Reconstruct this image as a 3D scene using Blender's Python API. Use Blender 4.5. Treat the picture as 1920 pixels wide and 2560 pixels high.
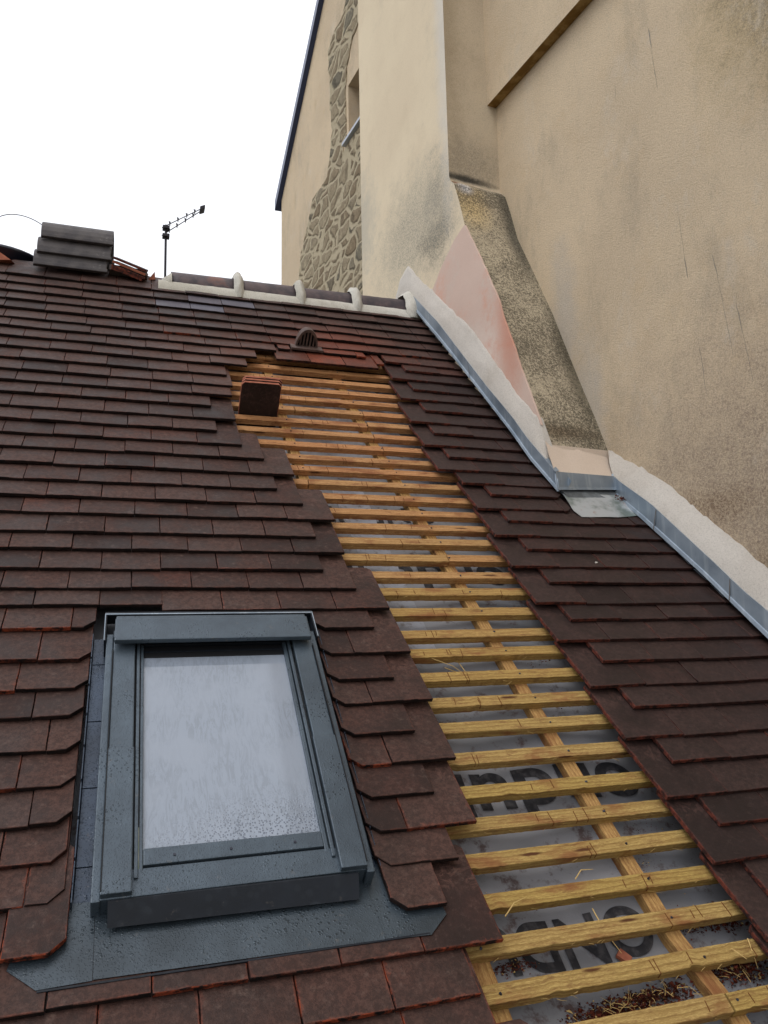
import bpy, bmesh, math, random
from mathutils import Vector, Matrix, noise
random.seed(7)
for o in list(bpy.data.objects): bpy.data.objects.remove(o)
SC = bpy.context.scene
COL = SC.collection
# ---------------------------------------------------------------- camera
cam = bpy.data.cameras.new("camera"); camo = bpy.data.objects.new("camera", cam); COL.objects.link(camo)
RC = Matrix(((0.94949, -0.31316, -0.01976), (0.03111, 0.15661, -0.98717), (0.31224, 0.9367, 0.15845)))
rows = Matrix((RC[0], -RC[1], -RC[2]))
camo.matrix_world = rows.transposed().to_4x4()
cam.sensor_fit = 'HORIZONTAL'; cam.sensor_width = 36; cam.lens = 36*1934.54/1920
cam.clip_start = .02; cam.clip_end = 400
SC.camera = camo
SC.render.resolution_x = 768; SC.render.resolution_y = 1024
# ---------------------------------------------------------------- sky and sun (overcast)
SUN_EL, SUN_AZ = math.radians(58), math.radians(235)     # azimuth measured clockwise from +y
w = bpy.data.worlds.new("World"); SC.world = w; w.use_nodes = True
nt = w.node_tree; nt.nodes.clear()
out = nt.nodes.new('ShaderNodeOutputWorld'); bg = nt.nodes.new('ShaderNodeBackground')
sky = nt.nodes.new('ShaderNodeTexSky'); sky.sky_type = 'NISHITA'; sky.sun_disc = False
sky.sun_elevation = SUN_EL; sky.sun_rotation = SUN_AZ
cloud = nt.nodes.new('ShaderNodeMixRGB'); cloud.inputs[0].default_value = .84
cloud.inputs[2].default_value = (11.9, 12.05, 12.5, 1)      # thick pale cloud cover
nt.links.new(sky.outputs[0], cloud.inputs[1])
wtc = nt.nodes.new('ShaderNodeTexCoord'); wsp = nt.nodes.new('ShaderNodeSeparateXYZ'); wmr = nt.nodes.new('ShaderNodeMapRange')   # overcast: brighter overhead than at the horizon
nt.links.new(wtc.outputs['Generated'], wsp.inputs[0]); nt.links.new(wsp.outputs[2], wmr.inputs[0])
wmr.inputs[1].default_value = 0; wmr.inputs[2].default_value = 1; wmr.inputs[3].default_value = .80; wmr.inputs[4].default_value = 1.5
wmul = nt.nodes.new('ShaderNodeMixRGB'); wmul.blend_type = 'MULTIPLY'; wmul.inputs[0].default_value = 1
nt.links.new(cloud.outputs[0], wmul.inputs[1]); nt.links.new(wmr.outputs[0], wmul.inputs[2]); nt.links.new(wmul.outputs[0], bg.inputs[0])
bg.inputs[1].default_value = .105; nt.links.new(bg.outputs[0], out.inputs[0])
sl = bpy.data.lights.new("sun", 'SUN'); sl.energy = .8; sl.angle = math.radians(25); sl.color = (1, .97, .92)
so = bpy.data.objects.new("sun", sl); COL.objects.link(so)
sd = Vector((math.sin(SUN_AZ)*math.cos(SUN_EL), math.cos(SUN_AZ)*math.cos(SUN_EL), math.sin(SUN_EL)))
so.rotation_euler = sd.to_track_quat('Z', 'Y').to_euler(); so.location = (-6, -6, 12)
SC.view_settings.view_transform = 'Standard'; SC.view_settings.look = 'None'
SC.view_settings.exposure = 0.0; SC.view_settings.gamma = 1

# ================================================================ materials
def srgb(r, g, b):
    f = lambda c: (c/255/12.92) if c/255 <= .04045 else ((c/255+.055)/1.055)**2.4
    return (f(r), f(g), f(b), 1)
class NT:
    """small helper for building node trees"""
    def __init__(s, name, rough=.7, spec=.3, metal=0):
        s.m = bpy.data.materials.new(name); s.m.use_nodes = True; s.t = s.m.node_tree
        s.b = s.t.nodes['Principled BSDF']; s.b.inputs['Roughness'].default_value = rough
        s.b.inputs['Specular IOR Level'].default_value = spec; s.b.inputs['Metallic'].default_value = metal
        s.tc = s.t.nodes.new('ShaderNodeTexCoord')
    def n(s, k, **kw):
        x = s.t.nodes.new('ShaderNode'+k)
        for a, v in kw.items(): setattr(x, a, v)
        return x
    def l(s, a, b): s.t.links.new(a, b)
    def co(s, scale=(1, 1, 1), src='Object', loc=(0, 0, 0), rot=(0, 0, 0)):
        m = s.n('Mapping'); s.l(s.tc.outputs[src], m.inputs[0]); m.inputs[3].default_value = scale
        m.inputs[1].default_value = loc; m.inputs[2].default_value = rot; return m.outputs[0]
    def noise(s, scale, detail=3, rough=.55, co=None, dist=0):
        x = s.n('TexNoise'); x.inputs['Scale'].default_value = scale; x.inputs['Detail'].default_value = detail
        x.inputs['Roughness'].default_value = rough; x.inputs['Distortion'].default_value = dist
        s.l(co if co is not None else s.tc.outputs['Object'], x.inputs['Vector']); return x.outputs['Fac']
    def vor(s, scale, feature='F1', co=None, rnd=1, what='Distance'):
        x = s.n('TexVoronoi', feature=feature); x.inputs['Scale'].default_value = scale; x.inputs['Randomness'].default_value = rnd
        s.l(co if co is not None else s.tc.outputs['Object'], x.inputs['Vector']); return x.outputs[what]
    def ramp(s, f, stops):
        r = s.n('ValToRGB'); e = r.color_ramp.elements
        while len(e) < len(stops): e.new(.5)
        for q, (p, c) in zip(e, stops): q.position = p; q.color = c if not isinstance(c, (int, float)) else (c, c, c, 1)
        s.l(f, r.inputs[0]); return r.outputs[0]
    def mr(s, f, a, b, c=0, d=1):
        x = s.n('MapRange', interpolation_type='SMOOTHSTEP'); s.l(f, x.inputs[0])
        for i, v in enumerate((a, b, c, d)): x.inputs[i+1].default_value = v
        return x.outputs[0]
    def math(s, op, a, b=None, c=None):
        x = s.n('Math', operation=op)
        for i, v in enumerate((a, b, c)):
            if v is None: continue
            if isinstance(v, (int, float)): x.inputs[i].default_value = v
            else: s.l(v, x.inputs[i])
        return x.outputs[0]
    def mix(s, f, a, b, mode='MIX'):
        x = s.n('MixRGB', blend_type=mode)
        for i, v in enumerate((f, a, b)):
            if isinstance(v, (int, float)): x.inputs[i].default_value = v if i == 0 else (v, v, v, 1)
            elif isinstance(v, tuple): x.inputs[i].default_value = v
            else: s.l(v, x.inputs[i])
        return x.outputs[0]
    def attr(s, name, ch=None):
        x = s.n('Attribute'); x.attribute_name = name
        sp = s.n('SeparateXYZ'); s.l(x.outputs['Vector'], sp.inputs[0]); return sp.outputs
    def bump(s, h, strength=.5, dist=.002, prev=None):
        x = s.n('Bump'); x.inputs['Strength'].default_value = strength; x.inputs['Distance'].default_value = dist
        s.l(h, x.inputs['Height'])
        if prev is not None: s.l(prev, x.inputs['Normal'])
        return x.outputs[0]
    def fin(s, col=None, rough=None, nrm=None):
        if col is not None:
            if isinstance(col, tuple): s.b.inputs['Base Color'].default_value = col
            else: s.l(col, s.b.inputs['Base Color'])
        if rough is not None: s.l(rough, s.b.inputs['Roughness'])
        if nrm is not None: s.l(nrm, s.b.inputs['Normal'])
        return s.m

def sepo(t):
    s = t.n('SeparateXYZ'); g = t.n('NewGeometry'); t.l(g.outputs['Position'], s.inputs[0]); return s.outputs
def sphere_mask(t, p, r, warp=.5):
    """soft irregular patch round a world point"""
    g = t.n('NewGeometry'); v = t.n('VectorMath', operation='SUBTRACT'); t.l(g.outputs['Position'], v.inputs[0]); v.inputs[1].default_value = p
    s = t.n('VectorMath', operation='MULTIPLY'); t.l(v.outputs[0], s.inputs[0]); s.inputs[1].default_value = (1/r[0], 1/r[1], 1/r[2])
    l = t.n('VectorMath', operation='LENGTH'); t.l(s.outputs[0], l.inputs[0])
    d = t.math('ADD', l.outputs['Value'], t.math('MULTIPLY', t.math('SUBTRACT', t.noise(8, 8, .85), .5), warp*3))
    return t.mr(d, .15, 1.1, 1, 0)
def tile_mat(name, dark, mid, light, clay, lightamt, edgeamt, newer=False):
    t = NT(name, .5, .2)
    a = t.attr('tint'); e = t.attr('edge')
    n1 = t.noise(9, 4, .6); n2 = t.noise(60, 5, .65); n3 = t.noise(330, 2, .5)
    n4 = t.noise(75, 4, .85)
    c = t.mix(t.mr(n1, .3, .7), dark, mid)
    c = t.mix(t.math('MULTIPLY', t.math('MINIMUM', a[0], 1.0), .55), c, t.mix(.3, mid, light)); c = t.mix(t.mr(a[0], .0, .22, .6, 0), c, dark)
    # pale greyish bloom in blotches
    bl = t.math('MULTIPLY', t.mr(n2, .48, .72), t.mr(t.noise(17, 3, .6), .45, .65))
    c = t.mix(t.math('MULTIPLY', bl, lightamt), c, light)
    # worn clay: along the edges and on some whole tiles
    dx = t.math('MULTIPLY', t.math('MINIMUM', e[0], t.math('SUBTRACT', 1.0, e[0])), .17)
    dy = t.math('MULTIPLY', e[1], .24)
    d = t.math('MINIMUM', dx, dy)
    wn = t.math('MULTIPLY', t.mr(t.noise(34, 5, .75), .5, .72), t.math('MULTIPLY_ADD', a[2], .010, .001))
    em = t.math('MULTIPLY', t.mr(t.math('SUBTRACT', d, wn), 0, .0035, 1, 0), t.math('MULTIPLY', t.mr(a[2], 0, .7, edgeamt*.3, edgeamt), t.mr(t.noise(16, 3), .35, .7, .25, 1)))
    c = t.mix(em, c, clay)
    c = t.mix(t.math('MULTIPLY', a[1], t.mr(n1, .35, .6, .35, 1)), c, clay)
    c = t.mix(t.math('MULTIPLY', t.mr(n4, .42, .56, 1, 0), .55), c, dark); c = t.mix(t.math('MULTIPLY', t.mr(n4, .55, .72), .38), c, t.mix(.6, mid, light))
    c = t.mix(t.mr(a[0], 1.5, 2, 0, .65), c, srgb(100, 103, 116))
    if newer:   # cleaner, redder clay round the ventilation tile
        c = t.mix(t.math('MULTIPLY', sphere_mask(t, (.98, 3.68, 1.42), (.42, .30, .34), .45), .42), c, clay)
        c = t.mix(t.math('MULTIPLY', sphere_mask(t, (.5, 3.5, 1.2), (.5, .45, .5), .5), .22), c, srgb(128, 84, 66))
    hd = t.math('MULTIPLY', t.mr(e[1], .45, .62), t.mr(t.noise(26, 5, .8, None, 1.5), .47, .62))
    c = t.mix(t.math('MULTIPLY', hd, .35), c, t.mix(.25, light, clay))
    # few lime specks
    sp = t.mr(t.vor(55), .0, .035, 1, 0)
    sp = t.math('MULTIPLY', sp, t.mr(t.noise(6, 2), .5, .6))
    c = t.mix(t.math('MULTIPLY', sp, .6), c, srgb(170, 150, 135))
    h = t.math('ADD', t.math('MULTIPLY', n2, 1.0), t.math('MULTIPLY', n3, .7))
    nb = t.bump(h, .55, .0016); nb = t.bump(n1, .5, .004, nb)
    return t.fin(c, t.mr(n1, .3, .7, .5, .72), nb)
M = {}
M['tile_a'] = tile_mat('clay_tile_brown', srgb(40, 28, 25), srgb(72, 47, 40), srgb(104, 86, 78), srgb(132, 66, 46), .5, .42, True)
M['tile_b'] = tile_mat('clay_tile_dark', srgb(37, 28, 26), srgb(58, 41, 37), srgb(84, 69, 64), srgb(108, 56, 44), .3, .38)
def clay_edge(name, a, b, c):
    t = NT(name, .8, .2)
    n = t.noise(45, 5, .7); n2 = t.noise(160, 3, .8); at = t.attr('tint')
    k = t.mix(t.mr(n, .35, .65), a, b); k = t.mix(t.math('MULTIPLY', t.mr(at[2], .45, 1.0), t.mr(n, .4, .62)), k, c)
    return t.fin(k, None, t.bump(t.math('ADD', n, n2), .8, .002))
M['edge_a'] = clay_edge('clay_tile_shaded_edge', srgb(20, 15, 14), srgb(38, 25, 22), srgb(136, 62, 38))  # browns darkened to carry the shade on the butts; the orange is bare clay
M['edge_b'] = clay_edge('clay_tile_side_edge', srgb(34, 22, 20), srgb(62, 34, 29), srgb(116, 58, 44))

t = NT('rough_sawn_treated_pine', .75, .25)
at = t.attr('tint'); g = t.co((6, 90, 90)); uvc = t.co((5, 95, 1), 'UV')
warp = t.noise(3.2, 3, .5, t.co((1.0, 7, 1), 'UV'))
wv = t.n('TexWave', wave_type='BANDS', bands_direction='Y', wave_profile='SAW'); wv.inputs['Scale'].default_value = 17
wv.inputs['Distortion'].default_value = 15; wv.inputs['Detail'].default_value = 3; wv.inputs['Detail Scale'].default_value = .55; wv.inputs['Detail Roughness'].default_value = .6
t.l(t.co((.16, 1.6, 1), 'UV'), wv.inputs[0])
fb = t.noise(3, 5, .7, uvc)
yl = t.mix(t.mr(at[0], 0, 1), srgb(182, 154, 88), srgb(200, 146, 98)); yl = t.mix(t.mr(at[1], 0, 1, 0, .45), yl, srgb(196, 164, 112))
dk = t.mix(t.mr(at[0], 0, 1), srgb(118, 88, 42), srgb(138, 86, 50))
c = t.mix(t.mr(wv.outputs['Fac'], .35, 1.0, 0, .5), yl, dk)
c = t.mix(t.mr(fb, .46, .78, 0, .85), c, dk); c = t.mix(t.mr(t.noise(1, 4, .85, t.co((90, 420, 1), 'UV')), .45, .6, .45, 0), c, dk); c = t.mix(t.mr(t.noise(14, 5, .8, t.co((1, 3, 1), 'UV')), .5, .68, 0, .65), c, srgb(112, 74, 44))
c = t.mix(t.math('MULTIPLY', t.mr(t.noise(4, 4, .6, t.co((1.5, 4, 1), 'UV')), .5, .68), .75), c, srgb(124, 74, 44))
kn = t.mr(t.vor(1, co=t.co((3.1, 20, 1), 'UV')), .05, .11, 1, 0)
c = t.mix(kn, c, srgb(84, 50, 26))
M['wood'] = t.fin(c, None, t.bump(t.math('ADD', wv.outputs['Fac'], t.math('MULTIPLY', fb, 2)), .9, .0016))
t = NT('sawn_slot_dark', .9, .1); M['slot'] = t.fin(srgb(110, 72, 42))
t = NT('wood_splinter_pale', .8, .2); M['splinter'] = t.fin(srgb(196, 166, 108))

t = NT('grey_underlay_felt', .55, .35)
n = t.noise(3, 3); n2 = t.noise(260, 2, .5, t.co((1, 1, 1)))
c = t.mix(t.mr(n, .3, .7), srgb(116, 117, 121), srgb(140, 140, 144))
c = t.mix(t.math('MULTIPLY', t.mr(t.noise(11, 5, .75), .54, .68), .8), c, srgb(70, 46, 40))
pz = sepo(t); c = t.mix(t.math('MULTIPLY', t.mr(pz[2], .5, 1.3), t.mr(t.noise(13, 5, .75), .3, .6)), c, srgb(84, 74, 72))
M['felt'] = t.fin(c, None, t.bump(n2, .5, .001))
t = NT('grey_underlay_tape', .5, .4)
c = t.mix(t.mr(t.noise(25, 5, .7), .5, .7), srgb(150, 152, 160), srgb(104, 96, 92)); M['felt_tape'] = t.fin(c, None, t.bump(t.noise(40, 3), .4, .002))
t = NT('black_printing', .6, .3); M['print'] = t.fin(t.mix(t.mr(t.noise(40, 4), .45, .7), srgb(40, 40, 44), srgb(74, 72, 74)))

def render_mat(name, a, b, stain, grain=1.0, stain_amt=.5, dots=0.0, extra=None):
    t = NT(name, .92, .12)
    big = t.noise(.9, 5, .62); mid = t.noise(4.5, 6, .7); gr = t.noise(170, 4, .9); gr2 = t.noise(95, 4, .9); gv = t.vor(150)
    c = t.mix(t.mr(big, .35, .65), a, b)
    c = t.mix(t.math('MULTIPLY', t.mr(mid, .5, .75), stain_amt), c, stain)
    if extra: c = extra(t, c)
    c = t.mix(t.math('MULTIPLY', t.mr(gr, .36, .52, 1, 0), .5*grain), c, t.mix(.42, c, (0.02, .016, .012, 1)))
    c = t.mix(t.math('MULTIPLY', t.mr(gr2, .52, .7), .3*grain), c, t.mix(.35, c, (.95, .9, .8, 1)))
    if dots:
        pw = t.mr(t.noise(4, 5, .7), .3, .66, .15, 1)
        c = t.mix(t.math('MULTIPLY', t.mr(t.math('ADD', gr2, t.math('MULTIPLY', pw, -.13)), .34, .50, 1, 0), .8), c, srgb(66, 61, 52))
    h = t.math('ADD', gr, t.math('MULTIPLY', gr2, .6))
    nb = t.bump(h, .8*min(grain, 1.2), .0045*grain); nb = t.bump(mid, .12, .01, nb)
    return t.fin(c, None, nb)
def spk(t, m, scale=105):
    return t.math('MULTIPLY', m, t.mr(t.noise(scale, 5, .9), .40, .58, 1, .25))
def ex_main(t, c):
    c = t.mix(t.math('MULTIPLY', sphere_mask(t, (2.1, 1.95, 2.35), (1, .42, .5)), .4), c, srgb(206, 178, 124))
    c = t.mix(t.math('MULTIPLY', spk(t, sphere_mask(t, (2.1, 1.75, 2.5), (1, .55, .85))), 1), c, srgb(112, 106, 92))
    c = t.mix(t.math('MULTIPLY', spk(t, sphere_mask(t, (2.1, 1.9, .35), (1, 1.5, 1.15))), 1), c, srgb(150, 132, 117))
    c = t.mix(t.math('MULTIPLY', spk(t, sphere_mask(t, (2.1, 2.42, .46), (1, .42, .10))), .75), c, srgb(118, 94, 72))
    c = t.mix(t.math('MULTIPLY', spk(t, sphere_mask(t, (2.1, 2.1, .20), (1, .30, .12))), .6), c, srgb(118, 92, 64))
    c = t.mix(t.math('MULTIPLY', sphere_mask(t, (2.0, 3.15, 1.55), (1, .13, .5)), .6), c, srgb(190, 182, 172))
    c = t.mix(t.math('MULTIPLY', sphere_mask(t, (2.0, 3.0, 1.05), (1, .13, .5)), .6), c, srgb(190, 182, 172))
    c = t.mix(t.math('MULTIPLY', t.mr(t.noise(1.6, 6, .75, t.co((1, 2.2, 1))), .5, .68), .35), c, srgb(160, 148, 130))
    c = t.mix(t.math('MULTIPLY', t.mr(t.noise(2.3, 6, .8, t.co((1, 1.5, 1), loc=(3, 5, 1))), .54, .7), .35), c, srgb(214, 204, 190))
    # rain and rust trails down the face
    st = t.noise(3, 3, .5, t.co((1, 9, .55))); c = t.mix(t.math('MULTIPLY', t.mr(st, .55, .8), .15), c, srgb(226, 204, 168))
    return c
M['render'] = render_mat('cream_roughcast_render', srgb(218, 197, 167), srgb(206, 186, 158), srgb(204, 178, 142), 1.25, .45, 0, ex_main)
def ex_breast(t, c):
    c = t.mix(t.math('MULTIPLY', spk(t, sphere_mask(t, (1.6, 4.0, 2.4), (1, .75, .5))), .95), c, srgb(146, 142, 130))
    c = t.mix(t.math('MULTIPLY', spk(t, sphere_mask(t, (1.6, 3.78, 2.22), (1, .26, .16), .8)), .95), c, srgb(104, 102, 92))
    c = t.mix(t.math('MULTIPLY', spk(t, sphere_mask(t, (1.6, 3.75, 2.45), (1, .2, .34), .8)), .8), c, srgb(140, 137, 126))
    c = t.mix(t.math('MULTIPLY', t.mr(t.noise(1.6, 6, .75), .52, .68), .3), c, srgb(170, 160, 142))
    c = t.mix(t.math('MULTIPLY', sphere_mask(t, (1.6, 4.8, 2.8), (1, .3, .5), .6), .5), c, srgb(160, 160, 152))
    c = t.mix(t.math('MULTIPLY', sphere_mask(t, (1.6, 3.62, 3.6), (1, .12, 1.6), .4), .55), c, srgb(206, 203, 198))
    return c
M['render_breast'] = render_mat('cream_smooth_render', srgb(222, 206, 178), srgb(214, 197, 170), srgb(202, 184, 156), .55, .4, 0, ex_breast)
def ex_front(t, c):
    p = sepo(t)
    c = t.mix(t.math('MULTIPLY', sphere_mask(t, (1.62, 3.6, 3.6), (.15, 1, 1.6), .5), .55), c, srgb(160, 142, 114))
    c = t.mix(t.math('MULTIPLY', spk(t, sphere_mask(t, (1.75, 3.6, 2.62), (.3, 1, .22), .5)), .7), c, srgb(134, 126, 112))
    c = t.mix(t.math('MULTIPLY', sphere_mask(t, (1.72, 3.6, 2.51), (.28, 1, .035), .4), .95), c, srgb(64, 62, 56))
    return c
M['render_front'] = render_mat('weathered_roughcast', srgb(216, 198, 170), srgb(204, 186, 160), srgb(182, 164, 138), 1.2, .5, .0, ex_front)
def ex_sh(t, c):
    c = t.mix(t.math('MULTIPLY', sphere_mask(t, (1.7, 3.5, 2.32), (.16, .5, .24), .3), .8), c, srgb(226, 198, 144))
    c = t.mix(t.math('MULTIPLY', sphere_mask(t, (1.69, 3.56, 2.42), (.075, .3, .07), .5), 1), c, srgb(226, 222, 220))
    c = t.mix(t.math('MULTIPLY', sphere_mask(t, (1.645, 3.6, 2.47), (.03, .3, .03), .5), .9), c, srgb(168, 88, 50))
    c = t.mix(t.math('MULTIPLY', sphere_mask(t, (1.95, 3.5, 2.2), (.085, .6, .6), .3), .85), c, srgb(88, 84, 74))
    c = t.mix(t.math('MULTIPLY', sphere_mask(t, (2.0, 3.1, 1.3), (.08, .6, .65), .3), .8), c, srgb(96, 88, 72))
    c = t.mix(t.math('MULTIPLY', sphere_mask(t, (1.8, 2.9, .88), (.3, .2, .06), .5), .7), c, srgb(100, 78, 52))
    return c
M['moss'] = render_mat('lichen_specked_roughcast', srgb(194, 180, 154), srgb(180, 166, 142), srgb(124, 116, 98), .9, .6, 1.0, ex_sh)
def ex_pink(t, c):
    return t.mix(t.math('MULTIPLY', t.mr(t.noise(3, 6, .75), .5, .72), .5), c, srgb(204, 144, 120)) if False else t.mix(t.math('MULTIPLY', sphere_mask(t, (1.67, 3.1, 1.5), (1, .13, .55), .35), .6), t.mix(t.math('MULTIPLY', t.mr(t.noise(4, 6, .75), .5, .72), .6), t.mix(t.math('MULTIPLY', sphere_mask(t, (1.64, 3.35, 1.35), (1, .3, .25), .5), .6), c, srgb(218, 202, 190)), srgb(208, 152, 130)), srgb(192, 122, 96))
M['pink'] = render_mat('pink_lime_plaster', srgb(206, 182, 168), srgb(198, 172, 158), srgb(198, 186, 174), .35, .7, 0, ex_pink)
M['mortar'] = render_mat('fresh_pale_mortar', srgb(208, 201, 192), srgb(194, 186, 176), srgb(176, 165, 152), 1.15, .5)
M['mortar_beige'] = render_mat('beige_mortar_patch', srgb(206, 188, 172), srgb(198, 180, 162), srgb(182, 164, 146), .6, .35)
M['ridge_mortar'] = render_mat('cream_ridge_mortar', srgb(212, 208, 198), srgb(188, 183, 170), srgb(146, 138, 122), 1.1, .6)
t = NT('exposed_rubble_stone', .9, .15)
scm = t.n('MixRGB', blend_type='ADD'); scm.inputs[0].default_value = 1; t.l(t.co((.6, 4.3, 8.6)), scm.inputs[1]); wno = t.n('TexNoise'); wno.inputs['Scale'].default_value = 5; t.l(t.tc.outputs['Object'], wno.inputs['Vector'])
wsc = t.n('MixRGB', blend_type='MULTIPLY'); wsc.inputs[0].default_value = 1; t.l(wno.outputs['Color'], wsc.inputs[1]); wsc.inputs[2].default_value = (.0, .9, .9, 1); t.l(wsc.outputs[0], scm.inputs[2]); sc = scm.outputs[0]; vd = t.vor(1, 'DISTANCE_TO_EDGE', sc, 1.0)
vc = t.vor(1, 'F1', sc, 1.0, 'Color'); vs = t.n('SeparateXYZ'); t.l(vc, vs.inputs[0])
n = t.noise(26, 6, .85)
dd = t.math('SUBTRACT', vd, t.math('MULTIPLY', t.math('SUBTRACT', n, .4), .34))
st = t.mix(vs.outputs[0], srgb(150, 132, 106), srgb(180, 165, 138)); st = t.mix(t.math('MULTIPLY', t.mr(vs.outputs[1], .7, .9), .6), st, srgb(112, 114, 104))
st = t.mix(t.mr(n, .35, .75), st, t.mix(.6, st, srgb(92, 78, 60)))
cov = t.math('MULTIPLY', t.mr(t.noise(7, 6, .8), .54, .62), .75)
c = t.mix(t.mr(dd, .01, .085), srgb(196, 182, 154), st)
c = t.mix(cov, c, srgb(190, 175, 146))
M['stone'] = t.fin(c, None, t.bump(t.math('ADD', t.mr(dd, .02, .16), t.math('MULTIPLY', n, .9)), 1, .03))

t = NT('weathered_zinc', .42, .5, .55)
n = t.noise(5, 4, .6); n2 = t.noise(2.5, 3, .6, t.co((14, 14, 1)))
c = t.mix(t.mr(n, .3, .7), srgb(124, 136, 148), srgb(152, 162, 172)); c = t.mix(t.math('MULTIPLY', t.mr(n2, .5, .7), .4), c, srgb(180, 188, 194))
c = t.mix(t.math('MULTIPLY', t.mr(t.noise(30, 5, .7), .6, .75), .5), c, srgb(108, 112, 116))
M['zinc'] = t.fin(c, t.mr(n, .3, .7, .36, .55), t.bump(n, .3, .004))
t = NT('dull_lead_apron', .4, .5, .4)
n = t.noise(7, 4, .6); c = t.mix(t.mr(n, .45, .62), srgb(176, 180, 182), srgb(112, 122, 116))
c = t.mix(t.math('MULTIPLY', t.mr(t.noise(20, 4), .6, .72), .6), c, srgb(140, 96, 74)); M['lead'] = t.fin(c, None, t.bump(n, .4, .004))
def clad(name, a, b, rough=.38, dscale=125):
    t = NT(name, rough, .5 if dscale > 30 else .25, .35 if dscale > 30 else 0)
    n = t.noise(5, 5, .7); c = t.mix(t.mr(n, .3, .7), a, b)
    v = t.vor(dscale); v2 = t.vor(dscale*2.3)
    msk = t.mr(t.noise(9, 3), .48, .62)
    dr = t.math('MAXIMUM', t.math('MULTIPLY', t.mr(v, .2, .34, 1, 0), msk), t.math('MULTIPLY', t.mr(v2, .26, .4, 1, 0), .4))
    c = t.mix(t.math('MULTIPLY', dr, .6), c, t.mix(.55, c, (.01, .015, .02, 1)))
    c = t.mix(t.math('MULTIPLY', t.mr(t.noise(33, 5, .7), .62, .74), .3), c, srgb(120, 112, 104))
    return t.fin(c, t.mr(dr, 0, 1, rough, .12), t.bump(dr, .7 if dscale > 30 else 0, .0012))
M['clad'] = clad('wet_grey_aluminium', srgb(60, 70, 79), srgb(76, 88, 98))
M['clad_dark'] = clad('dark_grey_aluminium', srgb(18, 22, 28), srgb(26, 31, 39), .55, 20)
M['gutter'] = clad('wet_dark_gutter', srgb(34, 42, 54), srgb(52, 64, 80), .3, 90)
M['apron'] = clad('wet_grey_flashing', srgb(46, 54, 60), srgb(66, 76, 84), .36, 105)
t = NT('black_rubber_and_shade', .7, .3); M['black'] = t.fin(srgb(20, 21, 24))
t = NT('roof_window_interior_white', .7, .3); M['inner'] = t.fin(srgb(206, 210, 218))
# fogged double glazing: wet reflective pane, condensation inside
t = NT('fogged_glass', .06, .6)
b = t.b; p = sepo(t)
vx = t.co((60, 12, 12)); vein = t.noise(1.0, 7, .78, vx, 2.2)
fog = t.mr(vein, .44, .54)
c = t.mix(t.math('MULTIPLY', fog, .7), srgb(122, 130, 141), srgb(136, 145, 158))
c = t.mix(t.math('MULTIPLY', t.mr(t.noise(6, 4), .42, .6), .8), c, srgb(136, 144, 156))
v = t.vor(190); low = sphere_mask(t, (.34, 1.70, -.46), (.34, .3, .14), .3); top = sphere_mask(t, (.22, 2.18, .02), (.3, .16, .1), .3)
dr = t.math('MULTIPLY', t.mr(v, .28, .44, 1, 0), t.math('MAXIMUM', low, t.math('MULTIPLY', top, .8)))
c = t.mix(t.math('MULTIPLY', dr, .75), c, srgb(66, 74, 88))
M['glass'] = t.fin(c, None, t.bump(dr, .6, .002))
t = NT('ridge_tile_slate_brown', .6, .35)
n = t.noise(14, 5, .65); c = t.mix(t.mr(n, .35, .65), srgb(62, 56, 60), srgb(92, 78, 78)); c = t.mix(t.math('MULTIPLY', t.mr(t.noise(6, 4), .58, .7), .6), c, srgb(128, 84, 68))
M['ridge'] = t.fin(c, None, t.bump(n, .5, .003))
t = NT('new_ridge_cap_grey', .6, .3)
n = t.noise(14, 5, .65); c = t.mix(t.mr(n, .35, .65), srgb(70, 66, 68), srgb(90, 85, 84)); c = t.mix(t.math('MULTIPLY', t.mr(t.noise(10, 5, .7), .62, .72), .6), c, srgb(150, 146, 144))
M['ridge_new'] = t.fin(c, None, t.bump(n, .5, .002))
t = NT('vent_tile_clay', .7, .3)
n = t.noise(20, 4); M['vent'] = t.fin(t.mix(t.mr(n, .3, .7), srgb(78, 64, 60), srgb(104, 84, 76)), None, t.bump(n, .4, .002))
t = NT('terracotta', .8, .2)
n = t.noise(30, 4); M['terra'] = t.fin(t.mix(t.mr(n, .3, .7), srgb(132, 74, 56), srgb(160, 100, 78)), None, t.bump(n, .5, .002))
t = NT('clay_crumbs', .9, .1); M['crumb'] = t.fin(t.mix(t.mr(t.noise(60, 3), .4, .6), srgb(104, 52, 38), srgb(62, 34, 26)))
t = NT('black_plastic', .35, .5); M['plastic'] = t.fin(srgb(22, 24, 36))
t = NT('painted_metal_dark', .4, .5, .3); M['metal_dark'] = t.fin(srgb(38, 40, 52))
t = NT('aerial_metal', .5, .4, .4); M['aerial'] = t.fin(srgb(44, 42, 48))
t = NT('verge_trim_blue_grey', .3, .5, .5); M['verge'] = t.fin(srgb(52, 62, 92))
t = NT('white_sill', .5, .4); M['sill'] = t.fin(srgb(178, 184, 194))
t = NT('dark_glass', .1, .5); M['dark_glass'] = t.fin(srgb(24, 28, 32))
t = NT('trodden_ground', .9, .2); M['ground'] = t.fin(t.mix(t.mr(t.noise(.6, 5), .4, .6), srgb(96, 92, 84), srgb(72, 76, 60)), None, t.bump(t.noise(30, 4), .5, .02))
t = NT('interior_board', .9, .1); M['board'] = t.fin(srgb(70, 66, 62))
t = NT('brownish_soffit', .85, .2); n = t.noise(12, 4); M['soffit'] = t.fin(t.mix(t.mr(n, .4, .6), srgb(122, 94, 50), srgb(152, 126, 80)))

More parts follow.
